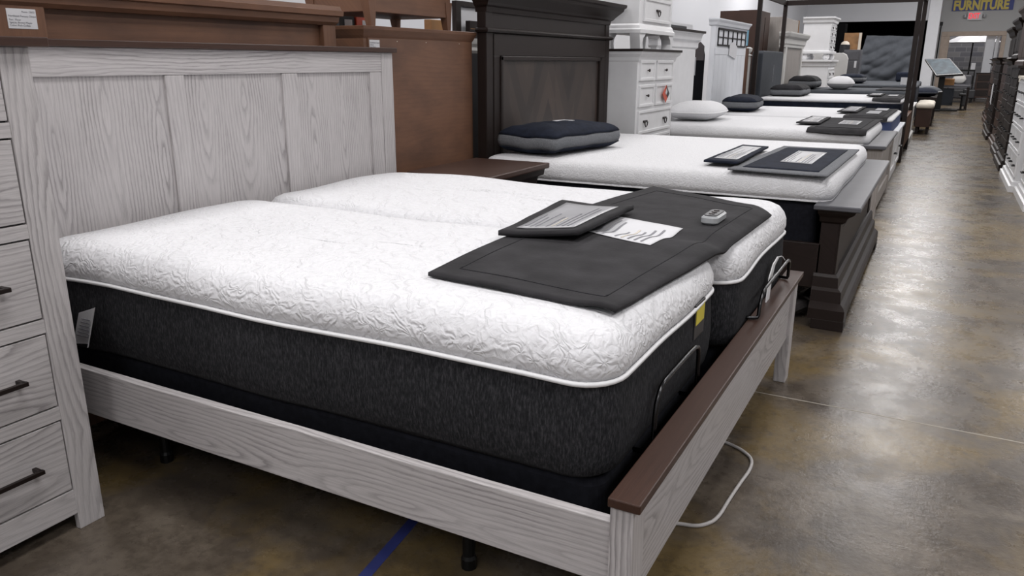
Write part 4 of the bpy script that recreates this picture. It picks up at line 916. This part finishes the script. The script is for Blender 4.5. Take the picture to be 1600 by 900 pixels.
MB().tube([(cx, cy, 0), (cx, cy, 2.5)], .025, 8).build('pole', 'blackm', t); MB().lathe(cx, cy, [(.3, 0), (.3, .06), (.04, .1), (.04, .3)], 16).build('umbrella_base', 'blackm', t)
t = thing('vertical_pole', 'thin black pole standing against the wall edge left of the exit doorway', 'pole', (2.15, 33.4, 0)); MB().tube([(2.15, 33.5, 0), (2.15, 33.5, 2.72)], .022, 8).build('pole', 'blackm', t); MB().lathe(2.15, 33.5, [(.05, 2.70), (.05, 2.84)], 10).build('pole_head', 'blackm', t)

# signs on the exit wall
t = thing('wall_sign', 'blue sign with mustard capital letters above the exit doorway', 'sign', (3.4, 33.98, 3.17)); Box(2.42, 4.40, 33.96, 33.995, 3.24, 4.10).build('sign_board', 'signblue', t)
text('sign_lettering', 'FURNITURE', .46, (2.46, 33.95, 3.28), FY, 'gold', t, .006, .022, .745)
text('sign_lettering', 'WHOLESALE', .46, (2.46, 33.95, 3.69), FY, 'gold', t, .006, .02, .70)
t = thing('exit_sign', 'red lit exit sign on the wall over the doorway', 'exit sign', (3.2, 33.95, 2.9)); Box(2.98, 3.45, 33.92, 34, 2.90, 3.20).build('sign_housing', 'paper', t)
text('sign_lettering', 'EXIT', .27, (3.005, 33.915, 2.96), FY, 'exit', t, .004, .006, .66)
for x in (2.90, 3.53): MB().lathe(x, 33.93, [(.05, 2.98), (.06, 3.02), (.05, 3.1)], 10).build('emergency_lamp', 'silver', t)

# ================================================================== right hand row (fronts look towards -X)
def right_chest(name, label, cat, xf, y0, y1, z1_, mat, rows, topmat=None, cols=2, plinth=.12, crown=0, hk='bar', group=None, dep=.5):
    t = thing(name, label, cat, (xf+dep/2, (y0+y1)/2, 0), group)
    Box(xf, xf+dep, y0, y1, plinth*.9, z1_).build('body', mat, t, bevel=.003)
    MB().crown(xf+dep, xf, y0, y1, [(0, .05), (plinth*.55, .05), (plinth*.6, .03), (plinth*.9, .025), (plinth, 0)]).build('plinth', mat, t)
    if crown: MB().crown(xf+dep, xf, y0, y1, [(z1_-crown, 0), (z1_-crown*.8, .02), (z1_-crown*.4, .03), (z1_-crown*.2, .08), (z1_, .09)]).build('cornice', topmat or mat, t)
    else: MB().crown(xf+dep, xf, y0, y1, [(z1_, .03), (z1_+.03, .03)]).build('top', topmat or mat, t)
    hh = (z1_-(crown or 0)-plinth-.04)/rows; ww = (y1-y0-.06)/cols
    for r_ in range(rows):
        for c_ in range(cols):
            drawer(t, xf-.004, y0+.03+c_*ww+.01, y0+.03+(c_+1)*ww-.01, plinth+.03+r_*hh, plinth+.03+(r_+1)*hh-.02, -1, mat, .022 if mat == 'white' else 0, (hk,) if ww < .6 else (hk, hk), .012, 'blackm')
    return t
right_chest('dresser', 'white dresser with cream top, nearest one on the right edge of the aisle', 'dresser', 3.45, 7.42, 8.60, 1.17, 'white', 4, 'cream')
right_chest('dresser', 'tall white dresser section set forward beside the nearest white one on the right', 'dresser', 3.40, 8.72, 10.30, 1.18, 'white', 4, 'cream')
specs = [(3.40, 10.7, 12.0, 1.30, 'dark_z', 5, 0, 'espresso chest just beyond the white dressers on the right side of the aisle'),
         (3.42, 12.3, 13.5, 1.42, 'dark_z', 5, .1, 'corniced espresso chest, second dark one beyond the white dressers'),
         (3.45, 13.8, 15.2, 1.35, 'cap_z', 4, 0, 'reddish brown chest in the dark row on the right, before the carved one'),
         (3.42, 15.5, 17.0, 1.45, 'dark_z', 5, .12, 'dark carved-front chest halfway along the right row, white tag on its front'),
         (3.50, 17.4, 19.2, 1.30, 'dark_z', 4, 0, 'low dark chest behind the tagged one in the right row'),
         (3.55, 19.6, 21.6, 1.45, 'cap_z', 4, .1, 'brown chest second to last in the right row'),
         (3.65, 22.0, 24.2, 1.35, 'dark_z', 4, .08, 'farthest dark chest in the right row')]
for (xf, a, b_, z_, mt, rw, cr, lab) in specs: right_chest('chest_of_drawers', lab, 'chest of drawers', xf, a, b_, z_, mt, rw, None, 2, .14, cr, 'bar')
ht = thing('hanging_tag', 'white paper tag on a dark chest in the right row', 'tag', (3.38, 16.0, .5)); MB().prism([(15.75, .62), (16.1, .66), (16.2, .95), (15.85, 1.0)], 'x', 3.37, 3.374).build('tag_card', 'paper', ht)
for (xf, a, b_, z0_, z_, mt, lab) in ((3.42, 10.75, 12.2, 1.33, 2.05, 'cap_z', 'brown hutch stacked on the dark chests nearest the right frame edge'), (3.44, 12.35, 13.45, 1.42, 1.95, 'dark_z', 'dark corniced hutch stacked behind the nearest brown hutch on the right'), (3.46, 13.85, 15.1, 1.38, 1.88, 'dark_z', 'farther dark hutch stacked on the reddish brown chest')):
    t = thing('hutch', lab, 'hutch', (xf+.2, (a+b_)/2, z0_)); Box(xf+.03, xf+.4, a, b_, z0_, z_).build('body', mt, t, bevel=.004)
    MB().crown(xf+.4, xf+.03, a, b_, [(z_-.12, 0), (z_-.10, .03), (z_-.04, .05), (z_, .09), (z_+.03, .09)]).build('cornice', mt, t)
    MB().crown(xf+.4, xf+.03, a, b_, [(z0_, .03), (z0_+.05, .03), (z0_+.07, 0)]).build('base_moulding', mt, t)
    for k in range(2): Box(xf+.018, xf+.03, a+.04+k*(b_-a-.04)/2, a+(k+1)*(b_-a-.04)/2, z0_+.1, z_-.15).build('door', mt, t, bevel=.004)
t = thing('cream_box', 'pair of small cream boxes on the nearest dark chest of the right row', 'box', (3.5, 10.5, 1.2)); t.location = (3.55, 10.42, 0); ORG[t.name] = Vector((3.55, 10.42, 0))
t['label'] = 'white display pedestal between the white dressers and the dark row on the right'; t['category'] = 'pedestal'; t.name = 'display_pedestal'; ORG[t.name] = Vector((3.55, 10.42, 0))
Box(3.44, 3.64, 10.44, 10.60, 0, 1.13).build('column', 'dark_z', t); Box(3.40, 3.66, 10.42, 10.62, 1.13, 1.17).build('top', 'cream', t)

# ------------------------------------------------------------------ repeats carry one group each
GR = {'mattress': 'display mattresses in the bed row', 'box_spring': 'box springs under the display mattresses', 'bed': 'beds in the display row', 'adjustable_bed': 'adjustable bases under the split king',
      'display_mat': 'display mats across the mattresses', 'folded_mat': 'small folded mats beside the display mats', 'information_sheet': 'information sheets on the mats',
      'pillow': 'pillows at the heads of the display beds', 'throw_pillow': 'throw pillows', 'hutch': 'hutches stacked on the right row', 'dresser': 'white dressers on the right', 'hanging_tag': 'hanging price tags'}
for o in list(COL.objects):
    if o.parent or 'label' not in o: continue
    k = o.name.split('.')[0]
    if k in GR: o['group'] = GR[k]
    if k == 'chest_of_drawers': o['group'] = 'dark chests of the right row' if o.location.x > 3 else 'chests of drawers on the left side'
